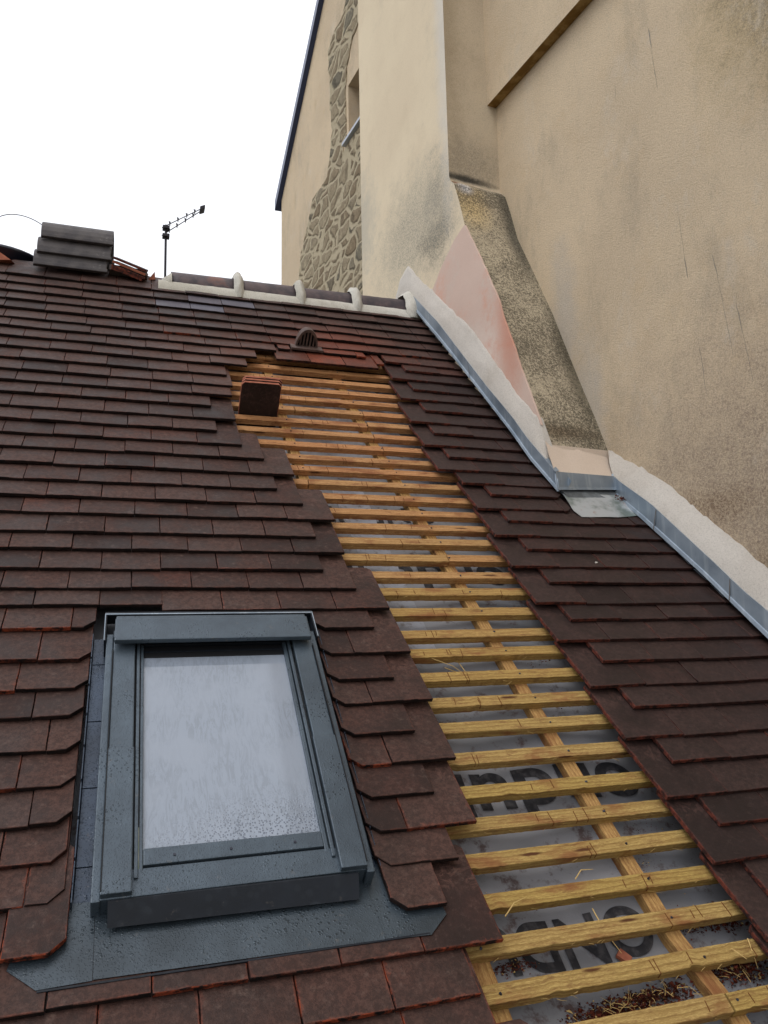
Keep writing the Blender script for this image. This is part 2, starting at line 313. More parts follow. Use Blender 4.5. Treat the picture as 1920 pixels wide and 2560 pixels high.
# ================================================================ object helpers
def children_origin(parent): return parent.location.copy() if parent else None
def thing(name, label, cat, loc=(0, 0, 0), group=None):
    o = bpy.data.objects.new(name, None); COL.objects.link(o); o.location = loc; o.empty_display_size = .05
    o['label'] = label; o['category'] = cat
    if group: o['group'] = group
    return o
def world_loc(o):
    v = Vector((0, 0, 0))
    while o is not None: v += Vector(o.location); o = o.parent
    return v
def mesh_obj(name, verts, faces, mats, parent=None, midx=None, smooth=False, origin=None, label=None, cat=None, group=None, kind=None, attrs=None, uvs=None):
    """verts are world positions"""
    if parent is not None: org = world_loc(parent)
    elif origin is not None: org = Vector(origin)
    else:
        xs = [v[0] for v in verts]; ys = [v[1] for v in verts]; zs = [v[2] for v in verts]
        org = Vector(((min(xs)+max(xs))/2, (min(ys)+max(ys))/2, min(zs)))
    me = bpy.data.meshes.new(name)
    me.from_pydata([tuple(Vector(v)-org) for v in verts], [], faces)
    if not isinstance(mats, (list, tuple)): mats = [mats]
    for m in mats: me.materials.append(M[m])
    if midx: me.polygons.foreach_set('material_index', midx)
    if smooth: me.polygons.foreach_set('use_smooth', [True]*len(me.polygons))
    if attrs:
        for an, vals in attrs.items():
            a = me.attributes.new(an, 'FLOAT_VECTOR', 'POINT'); a.data.foreach_set('vector', [c for v in vals for c in v])
    if uvs:
        ul = me.uv_layers.new(name='UVMap')
        ul.data.foreach_set('uv', [c for l in me.loops for c in uvs[l.vertex_index]])
    me.update()
    o = bpy.data.objects.new(name, me); COL.objects.link(o)
    if parent is not None: o.parent = parent
    else: o.location = org
    if label: o['label'] = label
    if cat: o['category'] = cat
    if group: o['group'] = group
    if kind: o['kind'] = kind
    return o
class Buf:
    def __init__(s): s.v = []; s.f = []; s.m = []; s.t = []; s.e = []; s.uv = []
    def add(s, vs, fs, m=0, tint=(0, 0, 0), edge=None, uv=None):
        b = len(s.v); s.v += [tuple(v) for v in vs]; s.f += [tuple(i+b for i in f) for f in fs]
        s.m += (m if isinstance(m, list) else [m]*len(fs)); s.t += [tint]*len(vs)
        s.e += edge if edge else [(.5, .5, 0)]*len(vs); s.uv += uv if uv else [(v[0], v[1]+v[2]) for v in vs]
    def bx(s, P, a0, a1, b0, b1, c0, c1, m=0, bev=0, tint=(0, 0, 0)):
        """box in local coordinates mapped by P, edges optionally bevelled"""
        bm = bmesh.new(); bmesh.ops.create_cube(bm, size=1)
        for v in bm.verts: v.co = Vector(((a0+a1)/2+v.co.x*(a1-a0), (b0+b1)/2+v.co.y*(b1-b0), (c0+c1)/2+v.co.z*(c1-c0)))
        if bev: bmesh.ops.bevel(bm, geom=bm.edges[:], offset=bev, segments=2, affect='EDGES', profile=.6)
        bm.verts.index_update()
        s.add([P(*v.co) for v in bm.verts], [[v.index for v in f.verts] for f in bm.faces], m, tint); bm.free()
    def tube(s, pts, r, n=6, m=0):
        vs = []; fs = []; pts = [Vector(p) for p in pts]
        for i, p in enumerate(pts):
            d = (pts[min(i+1, len(pts)-1)]-pts[max(i-1, 0)]).normalized()
            a = d.orthogonal().normalized(); c = d.cross(a); rr = r[i] if isinstance(r, (list, tuple)) else r
            for k in range(n): an = 2*math.pi*k/n; vs.append(p+a*math.cos(an)*rr+c*math.sin(an)*rr)
            if i:
                for k in range(n): fs.append(((i-1)*n+k, (i-1)*n+(k+1) % n, i*n+(k+1) % n, i*n+k))
        fs.append(tuple(range(n))[::-1]); fs.append(tuple(range((len(pts)-1)*n, len(pts)*n)))
        s.add(vs, fs, m)
    def obj(s, name, mats, parent=None, **kw):
        return mesh_obj(name, s.v, s.f, mats, parent, midx=s.m, attrs={'tint': s.t, 'edge': s.e}, uvs=s.uv, **kw)
def W0(x, y, z): return Vector((x, y, z))
def fixn(o):
    bm = bmesh.new(); bm.from_mesh(o.data); bmesh.ops.recalc_face_normals(bm, faces=bm.faces); bm.to_mesh(o.data); bm.free(); return o

# ================================================================ roof geometry: slightly hollow slope, u across, s up the slope, h off the battens' underside
T0, T1, D0, S0 = 0.751445, 0.058279, 13.32034*.17, .17
_tab = []
def _build():
    ds = .01; y = 0; z = 0; pts = {}
    n0 = 170
    ang = lambda s: T0+T1*((max(s, -1.2)/S0)-10)/10
    up = [(0, 0)]
    for i in range(0, 400):
        a = ang(1.7+(i+.5)*ds); y += math.cos(a)*ds; z += math.sin(a)*ds; up.append((y, z))
    y = z = 0; dn = []
    for i in range(0, 420):
        a = ang(1.7-(i+.5)*ds); y -= math.cos(a)*ds; z -= math.sin(a)*ds; dn.append((y, z))
    return list(reversed(dn))+up
_tab = _build(); _s0 = 1.7-4.2
def rang(s): return T0+T1*((max(s, -1.2)/S0)-10)/10
def RP(u, s, h=0.0):
    k = (s-_s0)/.01; i = int(max(0, min(len(_tab)-2, math.floor(k)))); f = k-i
    y = _tab[i][0]*(1-f)+_tab[i+1][0]*f+D0; z = _tab[i][1]*(1-f)+_tab[i+1][1]*f; a = rang(s)
    return Vector((u, y-math.sin(a)*h, z+math.cos(a)*h))
def interp(tab, x):
    if x <= tab[0][0]: a, b = tab[0], tab[1]
    elif x >= tab[-1][0]: a, b = tab[-2], tab[-1]
    else:
        for a, b in zip(tab, tab[1:]):
            if a[0] <= x <= b[0]: break
    return a[1]+(b[1]-a[1])*(x-a[0])/(b[0]-a[0])
UW1 = [(2.4, 1.70), (2.9, 1.682), (3.53, 1.652), (3.7, 1.63), (3.95, 1.602), (4.2, 1.568)]
UW2 = [(.5, 2.2), (1.4, 2.11), (1.64, 2.088), (1.93, 2.05), (2.19, 2.02), (2.3, 2.005), (2.5, 1.97)]

G = .09447; TH = .0115; TL = .24; SLP = .145; HB = .072
sL = {0: 3.385, 1: 3.28, 2: 3.18, 3: 3.088, 4: 2.993, 5: 2.885, 6: 2.789, 7: 2.692, 8: 2.599, 9: 2.497, 10: 2.397, 11: 2.302, 12: 2.211, 13: 2.111, 14: 2.025, 15: 1.932, 16: 1.844, 17: 1.747, 18: 1.663, 19: 1.559, 20: 1.459, 21: 1.372, 22: 1.271, 23: 1.176, 24: 1.084, 25: .996, 26: .912, 27: .811, 28: .728, 29: .637}
sR = {-3: 3.662, -2: 3.566, -1: 3.488, 0: 3.393, 1: 3.29, 2: 3.193, 3: 3.087, 4: 2.978, 5: 2.881, 6: 2.779, 7: 2.688, 8: 2.589, 9: 2.494, 10: 2.413, 11: 2.318, 12: 2.236, 13: 2.142, 14: 2.057, 15: 1.96, 16: 1.873, 17: 1.763, 18: 1.683, 19: 1.587, 20: 1.492, 21: 1.391, 22: 1.304, 23: 1.197, 24: 1.11, 25: 1.009, 26: .919, 27: .825, 28: .735}
def SL(k): return sL[k] if k in sL else (3.385-k*.0945 if k < 0 else .637-(k-29)*.093)
def SR(k): return sR[k] if k in sR else (3.662-(k+3)*.0945 if k < 0 else .735-(k-28)*.093)
EL = {-2: .65, -1: .546, 0: .493, 1: .392, 2: .41, 3: .399, 4: .306, 5: .398, 6: .317, 7: .405, 8: .48, 9: .581, 10: .503, 11: .584, 12: .681, 13: .596, 14: .678, 15: .59, 16: .679, 17: .764, 18: .693, 19: .777, 20: .699, 21: .786, 22: .705, 23: .786, 24: .699, 25: .774, 26: .70, 27: .637, 28: .732, 29: .648, 30: .66}
ER = {-3: 1.114, -2: 1.203, -1: 1.289, 0: 1.196, 1: 1.276, 2: 1.187, 3: 1.279, 4: 1.178, 5: 1.26, 6: 1.183, 7: 1.267, 8: 1.187, 9: 1.264, 10: 1.359, 11: 1.266, 12: 1.364, 13: 1.272, 14: 1.37, 15: 1.264, 16: 1.374, 17: 1.274, 18: 1.363, 19: 1.268, 20: 1.378, 21: 1.285, 22: 1.382, 23: 1.291, 24: 1.387, 25: 1.299, 26: 1.398, 27: 1.313}
def tile(B, u0, u1, s0, mats=(0, 1), clip=None, tint=(0, 0, 0), L=TL, ds=0, P=RP, rot=0, hoff=0, slp=SLP):
    """one plain clay tile: chamfered, slightly irregular outline; clip='l'/'r' cuts that lower corner"""
    wd = u1-u0; cc = .028
    out = []
    def edge(a, b, n):
        for i in range(n): out.append((a[0]+(b[0]-a[0])*i/n, a[1]+(b[1]-a[1])*i/n))
    c = [(0, 0), (wd, 0), (wd, L), (0, L)]
    poly = []
    if clip == 'l': poly += [(cc, 0)]
    else: poly += [(0, 0)]
    if clip == 'r': poly += [(wd-cc, 0), (wd, cc)]
    else: poly += [(wd, 0)]
    poly += [(wd, L-.012), (wd-.012, L), (.012, L), (0, L-.012)]
    if clip == 'l': poly += [(0, cc)]
    for a, b in zip(poly, poly[1:]+poly[:1]):
        ln = math.hypot(a[0]-b[0], a[1]-b[1]); edge(a, b, max(1, int(ln/.02)))
    sx = random.uniform(0, 90); n = len(out); cx, cy = wd/2, L/2
    camb = random.uniform(-.0012, .0018); tw = random.uniform(-.0012, .0012)
    ca, sa = math.cos(rot), math.sin(rot)
    def pt(x, y, z):
        q = (x-cx)/wd*2; r = y/L
        z += camb*(1-q*q)+tw*q*(1-r)
        X = (x-cx)*ca-(y)*sa+cx; Y = (x-cx)*sa+y*ca
        return P(u0+X, s0+ds+Y, HB+hoff-slp*(Y+ds)+z)
    R0 = []; R1 = []; R2 = []; e0 = []
    for x, y in out:
        j = noise.noise((x*45+sx, y*45, 3.1))*.0011
        ch = .0009+max(0, noise.noise((x*70+sx, y*70, 9.7)))*.0022
        dx, dy = (cx-x), (cy-y); ll = math.hypot(dx, dy) or 1
        # inset along dominant axis
        ix = ch*(1 if x < .006 or (clip == 'l' and x < cc and y < cc) else (-1 if x > wd-.006 or (clip == 'r' and x > wd-cc and y < cc) else 0))
        iy = ch*(1 if y < .006 or (clip and y < cc and (x < cc if clip == 'l' else x > wd-cc)) else (-1 if y > L-.006 else 0))
        px, py = x+dx/ll*j, y+dy/ll*j
        R0.append(pt(px, py, -TH)); R1.append(pt(px, py, -.0012-ch*.25)); R2.append(pt(px+ix, py+iy, 0))
        e0.append((x/wd, y/L, 0))
    vs = R0+R1+R2; fs = []; ms = []
    for i in range(n):
        k = (i+1) % n
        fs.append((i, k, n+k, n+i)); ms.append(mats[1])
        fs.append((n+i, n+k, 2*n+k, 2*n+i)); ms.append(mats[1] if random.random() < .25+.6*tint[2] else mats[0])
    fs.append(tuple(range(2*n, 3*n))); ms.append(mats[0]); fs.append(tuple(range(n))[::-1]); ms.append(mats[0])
    B.add(vs, fs, ms, tint, e0*3)
def rtint(worn=0., tone=None):
    return (random.random() if tone is None else tone, worn if worn else max(0, random.random()-.94)*3, random.random()**1.6)

roof = thing('tiled_roof', 'steep brown clay tiled roof with a strip of tiles missing and yellow battens showing', 'roof', RP(.6, -.9, 0))
def course(B, label=None):
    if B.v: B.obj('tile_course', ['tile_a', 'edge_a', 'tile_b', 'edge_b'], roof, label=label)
# ---- courses running from the left to the opening (or on to the wall above it)
for k in range(-8, 38):
    B = Buf(); s = SL(k); W = .1675
    if k <= -3: end = interp(UW1, s+.05)+.03; W = .17
    else: end = EL.get(k, .735 if k % 2 == 0 else .65)
    worn = 0
    def lay(u_end, u_stop, firstw=None, clip=None, dsx=0):
        u = u_end; first = True
        while u > u_stop:
            wd = (firstw if first and firstw else W*random.uniform(.985, 1.015))
            tn = rtint()
            
            if (k == -7 and .3 < u < .62) or (k == -6 and .14 < u < .48): tn = (random.uniform(1.8, 2), 0, 0)
            if k < 17 and tn[0] < 1.5: tn = (tn[0], tn[1], tn[2]*.55)
            if k >= 26: tn = (tn[0]*.8, tn[1], min(1, tn[2]+.45))
            tile(B, u-wd+.001, u-.001, s, (0, 1), clip if first else None, tn, ds=random.uniform(-.0022, .0022)+dsx,
                 rot=random.uniform(-.006, .006), hoff=random.uniform(-.0004, .0028)+(.010 if k == 27 and first else 0))
            u -= wd; first = False
    if 18 <= k <= 27:
        # right of the roof window
        st = .516
        if k == 27: st = .522
        j = end-W if (end-W) > st+.03 else st
        tile(B, j+.001, end, s, (0, 1), 'l' if j == st else None, rtint(), ds=random.uniform(-.002, .002), hoff=.010 if k == 27 else .001)
        if j > st: tile(B, st, j-.001, s, (0, 1), 'l', rtint(), ds=random.uniform(-.002, .002))
        # left of the roof window
        el = {18: -.076, 19: -.08, 20: -.083, 21: -.088, 22: -.088, 23: -.091, 24: -.092, 25: -.095, 26: -.093, 27: -.082}[k]
        fw = {18: .06, 19: .125, 20: .16, 21: .11, 22: .07, 23: .115, 24: .08, 25: .12, 26: .068, 27: .105}[k]
        lay(el, -1.25, fw, 'r', .02 if k == 18 else .006)
    elif k == 17:
        u = end
        for i in range(4): tile(B, u-W+.001, u-.001, s, (0, 1), None, rtint(), ds=random.uniform(-.002, .002)); u -= W
        lay(.097, -1.25, None, None, .027)
    elif k == -2:
        lay(end, -1.25)
        tile(B, .663, .722, 3.604, (0, 1), None, rtint(.4)); tile(B, .892, 1.058, 3.607, (0, 1), None, rtint(.35)); tile(B, 1.062, 1.108, 3.60, (0, 1), None, (0, .95, 1), rot=.03)
    elif k == -1:
        lay(end, -1.25)
        for i, (a, b, wv_) in enumerate([(.640, .803, .25), (.806, .98, .95), (.983, 1.148, .3)]): tile(B, a, b, 3.49-.002*i, (0, 1), None, (.5, wv_, .6), rot=random.uniform(-.01, .01))
        tile(B, 1.152, 1.19, 3.535, (0, 1), None, (.2, .5, 1), rot=.04, L=.17)
    elif k == -3:
        # gap for the ventilation tile
        u = end
        while u > -1.25:
            wd = W*random.uniform(.985, 1.015)
            tn = rtint()
            
            tile(B, u-wd+.001, u-.001, s-.004, (0, 1), None, tn, ds=random.uniform(-.002, .002)); u -= wd
    else: lay(end, -1.25)
    course(B)
# ---- courses between the opening and the wall
for k in range(-2, 38):
    B = Buf(); s = SR(k); W = .1885; u = ER.get(k, 1.40 if k % 2 == 0 else 1.32)
    stop = 1.69 if k <= 11 else interp(UW2, s)+.03
    if k <= 9: stop = interp(UW1, s)+.03
    first = True
    while u < stop-.02:
        wd = W*random.uniform(.985, 1.015); e = min(u+wd, stop)
        tn = rtint(tone=random.random()*.8)
        if k < 1 and u < 1.5: tn = (tn[0], random.random()*.3, tn[2])
        tile(B, u+.001, e-.001, s, (2, 3) if k > -1 else (0, 3), 'r' if (k in (10, 11) and e == stop) else None, (tn[0], tn[1]*.4, .8 if first else tn[2]*.7),
             ds=random.uniform(-.0025, .0025), rot=random.uniform(-.007, .007), hoff=random.uniform(-.0006, .002)+(.002 if first else 0))
        u += wd; first = False
    course(B)

# ---- battens, counter battens, underlay
sB = {-1: 3.475, 0: 3.372, 1: 3.271, 2: 3.186, 3: 3.083, 4: 2.982, 5: 2.888, 6: 2.785, 7: 2.686, 8: 2.603, 9: 2.506, 10: 2.413, 11: 2.32, 12: 2.226, 13: 2.136, 14: 2.045, 15: 1.949, 16: 1.862, 17: 1.763, 18: 1.664, 19: 1.58, 20: 1.482, 21: 1.386, 22: 1.295, 23: 1.193, 24: 1.091, 25: 1.003, 26: .91, 27: .816, 28: .724, 29: .633, 30: .542}
def SB(k): return sB[k] if k in sB else (3.475+(-1-k)*.0945 if k < 0 else .542-(k-30)*.093)
JOINT = {3: .99, 4: .989, 5: .997, 6: 1.014, 9: .644, 14: 1.071, 30: 1.182, 18: .78, 24: .72}
CBR = [(-.4, 1.215), (.556, 1.18), (.72, 1.142), (1.29, 1.11), (1.96, 1.065), (2.4, 1.027), (2.98, .967), (3.6, .915), (4.2, .88)]
CBL = [(-.4, .72), (.716, .681), (2.712, .617), (4.2, .56)]
def batten(k):
    B = Buf(); s = SB(k)
    u0 = -1.3 if (k < 16 or k > 27) else .53
    u1 = (interp(UW1, s) if s > 2.42 else interp(UW2, s))+.02
    parts = [(u0, u1)]
    if k in JOINT: parts = [(u0, JOINT[k]-.002), (JOINT[k]+.002, u1)]
    for (a, b) in parts:
        n = max(4, int((b-a)/.0085)); vs = []; uv = []; fs = []; of = random.uniform(-.001, .002); of2 = random.uniform(-.0015, .0015)
        bend = random.uniform(-.004, .004)
        w_ = random.uniform(.035, .038); t_ = random.uniform(.0235, .026); ro = random.uniform(0, 30)
        tone = min(1, max(0, (s-1.2)/1.6+random.uniform(-.15, .15)))
        for i in range(n+1):
            u = a+(b-a)*i/n; q = noise.noise((u*9, k*3.7, ro)); r = noise.noise((u*130, k*3.7, ro+5))*.75+noise.noise((u*19, k*3.7, ro+5))*.3; r2 = noise.noise((u*110, k*1.7, ro+9))*.75+noise.noise((u*15, k*1.7, ro+9))*.3
            so_ = of2+bend*((i/n)-.5)
            nk = max(0, noise.noise((u*24, k*5.1, ro+20))-.42)*.014
            prof = [(0+r*.0018+nk, 0), (0+r2*.0016+nk, t_-.001), (.001+r*.0016+nk, t_+r*.0004), (w_-.001+r2*.0014, t_+r2*.0004), (w_+r2*.0008, t_-.0012), (w_, 0)]
            per = 0; last = None
            for (ps, ph) in prof:
                if last: per += math.hypot(ps-last[0], ph-last[1])
                last = (ps, ph); vs.append(RP(u, s+so_+ps, ph+of)); uv.append((u+ro, per+k*.31))
            if i:
                for j in range(5): fs.append(((i-1)*6+j, (i-1)*6+j+1, i*6+j+1, i*6+j))
                fs.append(((i-1)*6+5, (i-1)*6, i*6, i*6+5))
        fs.append(tuple(range(6))); fs.append(tuple(range(n*6, n*6+6))[::-1])
        B.add(vs, fs, 0, (tone, random.random(), 0), uv=uv)
        # shallow saw cuts across the face
        if a < 1.3 and b > .5:
            c0 = .5+.5*(3.4-s)/2.9+random.uniform(-.05, .2)
            for q in range(random.randint(1, 6)):
                cu = c0+q*random.choice((.03, .045, .07, .12))+random.uniform(-.015, .015)
                if a+.02 < cu < b-.02 and cu < 1.35:
                    sk = random.uniform(-.004, .004)
                    P2 = lambda x, y, z: RP(x+sk*(y/.03), s+of2+y, z)
                    B.bx(P2, cu, cu+.0013, -.0009 if random.random() < .5 else .008, w_*random.uniform(.6, .98), .012, t_+of+.0016, 1)
        # nail heads
        for cu in (interp(CBR, s)+.02, interp(CBL, s)+.02):
            if a < cu < b:
                B.tube([RP(cu+random.uniform(-.006, .006), s+.018+random.uniform(-.005, .005), t_-.002), RP(cu, s+.018, t_+of+.0018)], .0028, 8, 2)
    o = B.obj('batten', ['wood', 'slot', 'metal_dark'], roof); fixn(o)
for k in range(-9, 38): batten(k)
def sag(u, s):
    cr = interp(CBR, s)+.02; cl = interp(CBL, s)+.02
    d = min(abs(u-cr), abs(u-cl), .22)
    return -.0275-(.016+.014*max(0, min(1, (s-1.8)/1.2)))*min(1, d/.2)**1.5+.0035*noise.noise((u*5, s*9, 1.3))+.006*noise.noise((u*2.2, s*3.1, 7))*min(1, d/.1)
for tab, u_w in ((CBR, .041), (CBL, .040)):
    B = Buf(); s = -.6; vs = []; uv = []; fs = []; n = 90; ro = random.uniform(0, 9)
    for i in range(n+1):
        s = -.5+4.75*i/n; u = interp(tab, s); r = noise.noise((s*30, ro, 2))*.0015
        for (pu, ph) in ((r, -.027), (r, -.001), (.001+r, 0), (u_w-.001+r, 0), (u_w+r, -.001), (u_w+r, -.027)):
            vs.append(RP(u+pu, s, ph)); uv.append((s+ro, pu+ph))
        if i:
            for j in range(5): fs.append(((i-1)*6+j, (i-1)*6+j+1, i*6+j+1, i*6+j))
    B.add(vs, fs, 0, (.45, .5, 0), uv=uv); o = B.obj('counter_batten', ['wood'], roof); fixn(o)
# underlay sheet, with the window's opening left out
vs = []; fs = []; nu, ns = 150, 190; ua, ub, sa_, sb_ = -1.3, 2.25, -.55, 4.25
for j in range(ns+1):
    for i in range(nu+1):
        u = ua+(ub-ua)*i/nu; s = sa_+(sb_-sa_)*j/ns; vs.append(RP(u, s, sag(u, s)))
for j in range(ns):
    for i in range(nu):
        u = ua+(ub-ua)*(i+.5)/nu; s = sa_+(sb_-sa_)*(j+.5)/ns
        if -.02 < u < .48 and .92 < s < 1.62: continue
        fs.append((j*(nu+1)+i, j*(nu+1)+i+1, (j+1)*(nu+1)+i+1, (j+1)*(nu+1)+i))
under = mesh_obj('underlay', vs, fs, 'felt', roof, smooth=True)
# stepped lap of the sheet, paler strip
B = Buf(); nn = 40
for q in range(nn):
    s0 = 1.62+(2.62-1.62)*q/nn; s1 = s0+(2.62-1.62)/nn
    ue0 = interp([(1.6, .925), (2.4, .892)], s0); ue1 = interp([(1.6, .925), (2.4, .892)], s1)
    for a in range(5):
        g0 = a/5; g1 = (a+1)/5
        B.add([RP(ue0-.13+.13*g0, s0, sag(ue0-.13+.13*g0, s0)+.004), RP(ue0-.13+.13*g1, s0, sag(ue0-.13+.13*g1, s0)+.004),
               RP(ue1-.13+.13*g1, s1, sag(ue1-.13+.13*g1, s1)+.004), RP(ue1-.13+.13*g0, s1, sag(ue1-.13+.13*g0, s1)+.004)], [(0, 1, 2, 3)])
tp = B.obj('lap_tape', ['felt_tape'], under)
# printed lettering, upside down as laid
def lettering(txt, u_right, s_top, height, xs=1.0):
    cu = bpy.data.curves.new('printed_lettering', 'FONT'); cu.body = txt; cu.size = 1; cu.offset = .022; cu.space_character = 1.02
    to = bpy.data.objects.new('tmp', cu); COL.objects.link(to)
    bpy.context.view_layer.update()
    me = bpy.data.meshes.new_from_object(to.evaluated_get(bpy.context.evaluated_depsgraph_get()))
    bpy.data.objects.remove(to)
    bm = bmesh.new(); bm.from_mesh(me); bmesh.ops.triangulate(bm, faces=bm.faces[:])
    for _ in range(3):
        long = [e for e in bm.edges if e.calc_length() > .12]
        if not long: break
        bmesh.ops.subdivide_edges(bm, edges=long, cuts=1); bmesh.ops.triangulate(bm, faces=bm.faces[:])
    bm.verts.index_update()
    vs = []
    for v in bm.verts:
        u = u_right-v.co.x*height*xs; s = s_top-v.co.y*height; vs.append(RP(u, s, sag(u, s)+.0028))
    o = mesh_obj('printed_lettering', vs, [[v.index for v in f.verts] for f in bm.faces], 'print', under); bm.free()
    return o
lettering('ONDULINE', 1.135, .806, .150, .94)
lettering('onduline', 1.345, 1.205, .225, 1.05)
lettering('onduline', 1.32, 2.10, .215, 1.05)
lettering('ONDULINE', 1.14, 2.44, .13, 1.0)
lettering('onduline', 1.345, .30, .225, 1.05)
# boarding below, eave and back slope so that the roof is a solid body
B = Buf(); n = 24
for i in range(n):
    a = -.6+(4.3+.6)*i/n; b = -.6+(4.3+.6)*(i+1)/n
    for (x0, x1) in ((-1.3, -.03), (.49, 2.3)) if (b > .9 and a < 1.62) else ((-1.3, 2.3),):
        B.bx(lambda u, s, h: RP(u, s, h), x0, x1, a, b, -.12, -.06)
fixn(B.obj('roof_deck', ['board'], roof))
apex = RP(0, 4.32, .02)
B = Buf()
for k in range(14):
    y0 = apex.y+.02+k*.22; z0 = apex.z-.03-k*.24
    B.add([(-1.3, y0, z0), (1.5, y0, z0), (1.5, y0+.24, z0-.27), (-1.3, y0+.24, z0-.27), (-1.3, y0, z0-.02), (1.5, y0, z0-.02), (1.5, y0+.24, z0-.29), (-1.3, y0+.24, z0-.29)],
          [(0, 1, 2, 3), (4, 5, 6, 7), (0, 1, 5, 4), (2, 3, 7, 6)], 0, (.4, 0, 0))
B.obj('back_slope', ['tile_a'], roof)
B = Buf(); e = RP(0, -.55, -.1)
B.bx(W0, -1.3, 2.0, e.y+.05, e.y+.3, -5.5, e.z); B.bx(W0, -1.3, -1.05, e.y+.3, apex.y+2.6, -5.5, e.z-.02)
B.add([(-1.3, e.y+.3, e.z-.02), (-1.3, apex.y, apex.z-.15), (-1.3, apex.y+2.6, e.z-.02)], [(0, 1, 2)])
B.obj('house_wall', ['render_breast'], roof)

# ---- ridge: half round tiles bedded in cream mortar
YR, ZR = 4.09, 1.868
def half_round(B, x0, x1, R, yc, zc, m=0, a0=-12, a1=192, th=.012, nx=8, na=22, jit=.001, taper=0, seed=0):
    vs = []; fs = []
    for r_, in ((R,), (R-th,)):
        for i in range(nx+1):
            x = x0+(x1-x0)*i/nx
            for j in range(na+1):
                a = math.radians(a0+(a1-a0)*j/na); rr = r_+taper*(i/nx)+noise.noise((x*30, j*.6, seed+r_))*jit
                vs.append((x, yc-math.cos(a)*rr, zc+math.sin(a)*rr))
    st = (nx+1)*(na+1)
    for i in range(nx):
        for j in range(na):
            a = i*(na+1)+j; fs.append((a, a+1, a+na+2, a+na+1)); fs.append((st+a, st+a+na+1, st+a+na+2, st+a+1))
    for j in range(na):
        for i in (0, nx):
            a = i*(na+1)+j; fs.append((a, a+1, st+a+1, st+a))
    for i in range(nx):
        for j in (0, na):
            a = i*(na+1)+j; fs.append((a, a+na+1, st+a+na+1, st+a))
    B.add(vs, fs, m)
for i, (a, b) in enumerate([(.172, .515), (.535, .855), (.875, 1.18), (1.205, 1.53)]):
    B = Buf(); half_round(B, a, b, .097, YR, ZR, seed=i, jit=.002, taper=.003); fixn(B.obj('ridge_tile', ['ridge'], roof, smooth=True))
def lump_ring(B, xc, wd, R, yc, zc, seed):
    nx, na = 8, 30; vs = []; fs = []
    for i in range(nx+1):
        q = i/nx*2-1; x = xc+q*wd/2
        for j in range(na+1):
            a = math.radians(-25+230*j/na); rr = R*(1-.0*q)-.028*abs(q)**2.2+noise.noise((x*40, j*.35, seed))*.008+noise.noise((x*90, j*.9, seed))*.004
            flare = 1+.25*max(0, (.25-math.sin(a)))
            vs.append((x+noise.noise((j*.4, seed, 3))*.006, yc-math.cos(a)*rr*flare, zc+math.sin(a)*rr))
    for i in range(nx):
        for j in range(na): a = i*(na+1)+j; fs.append((a, a+1, a+na+2, a+na+1))
    B.add(vs, fs)
for i, (x, wd) in enumerate([(.525, .062), (.866, .066), (1.192, .07), (1.525, .10)]):
    B = Buf(); lump_ring(B, x, wd*.85, .136 if i < 3 else .15, YR, ZR, i*7.3); fixn(B.obj('mortar_collar', ['ridge_mortar'], roof, smooth=True))
def skirt(B, x0, x1, side=1, seed=0, low=.0):
    nx = int((x1-x0)/.02); vs = []; fs = []; nv = 5
    for i in range(nx+1):
        x = x0+(x1-x0)*i/nx; nz = noise.noise((x*9, seed, 0)); nz2 = noise.noise((x*35, seed, 4))
        p1 = Vector((x, YR-.088, ZR+.012)); p0 = RP(x, 4.158+low+nz*.006+nz2*.004, .058)
        if side < 0: p1.y = YR+.088; p0 = Vector((x, YR+.17, ZR-.1))
        for j in range(nv+1):
            f = j/nv; p = p0.lerp(p1, f); p.y -= side*(math.sin(f*math.pi)*.012+noise.noise((x*25, f*3, seed))*.004); p.z += math.sin(f*math.pi)*.008
            vs.append(p)
    for i in range(nx):
        for j in range(nv): a = i*(nv+1)+j; fs.append((a, a+1, a+nv+2, a+nv+1))
    B.add(vs, fs)
B = Buf(); skirt(B, .105, 1.575, 1, 2); skirt(B, .105, 1.575, -1, 5)
# rough end lump of the mortar
vs = []; fs = []
for i in range(9):
    for j in range(11):
        a = math.radians(-20+220*j/10); r = .09*(1-(i/8)**2*.9)+noise.noise((i*.9, j*.8, 4))*.018
        vs.append((.175-.085*i/8, YR-.01-math.cos(a)*r*1.15, ZR-.005+math.sin(a)*r*(.95-.35*i/8)))
for i in range(8):
    for j in range(10): a = i*11+j; fs.append((a, a+1, a+12, a+11))
B.add(vs, fs); fixn(B.obj('mortar_bed', ['ridge_mortar'], roof, smooth=True))
# bare ridge further left, grey mortar and broken clay
M['old_bed'] = render_mat('old_grey_bedding', srgb(118, 106, 102), srgb(92, 82, 80), srgb(70, 56, 52), .8, .6)
B = Buf(); nx = 110; nv = 7; vs = []; fs = []
for i in range(nx+1):
    x = -1.3+1.42*i/nx
    for j in range(nv+1):
        f = j/nv; p = RP(x, 4.165, .056).lerp(Vector((x, YR+.12, ZR-.03)), f); hh = .045*math.sin(f*math.pi)+.014*noise.noise((x*14, f*2.5, 1))*math.sin(min(1, f*3+.3)*1.5)
        p.z += hh; vs.append(p)
for i in range(nx):
    for j in range(nv): a = i*(nv+1)+j; fs.append((a, a+1, a+nv+2, a+nv+1))
B.add(vs, fs); B.obj('ridge_bedding', ['old_bed'], roof, smooth=True)

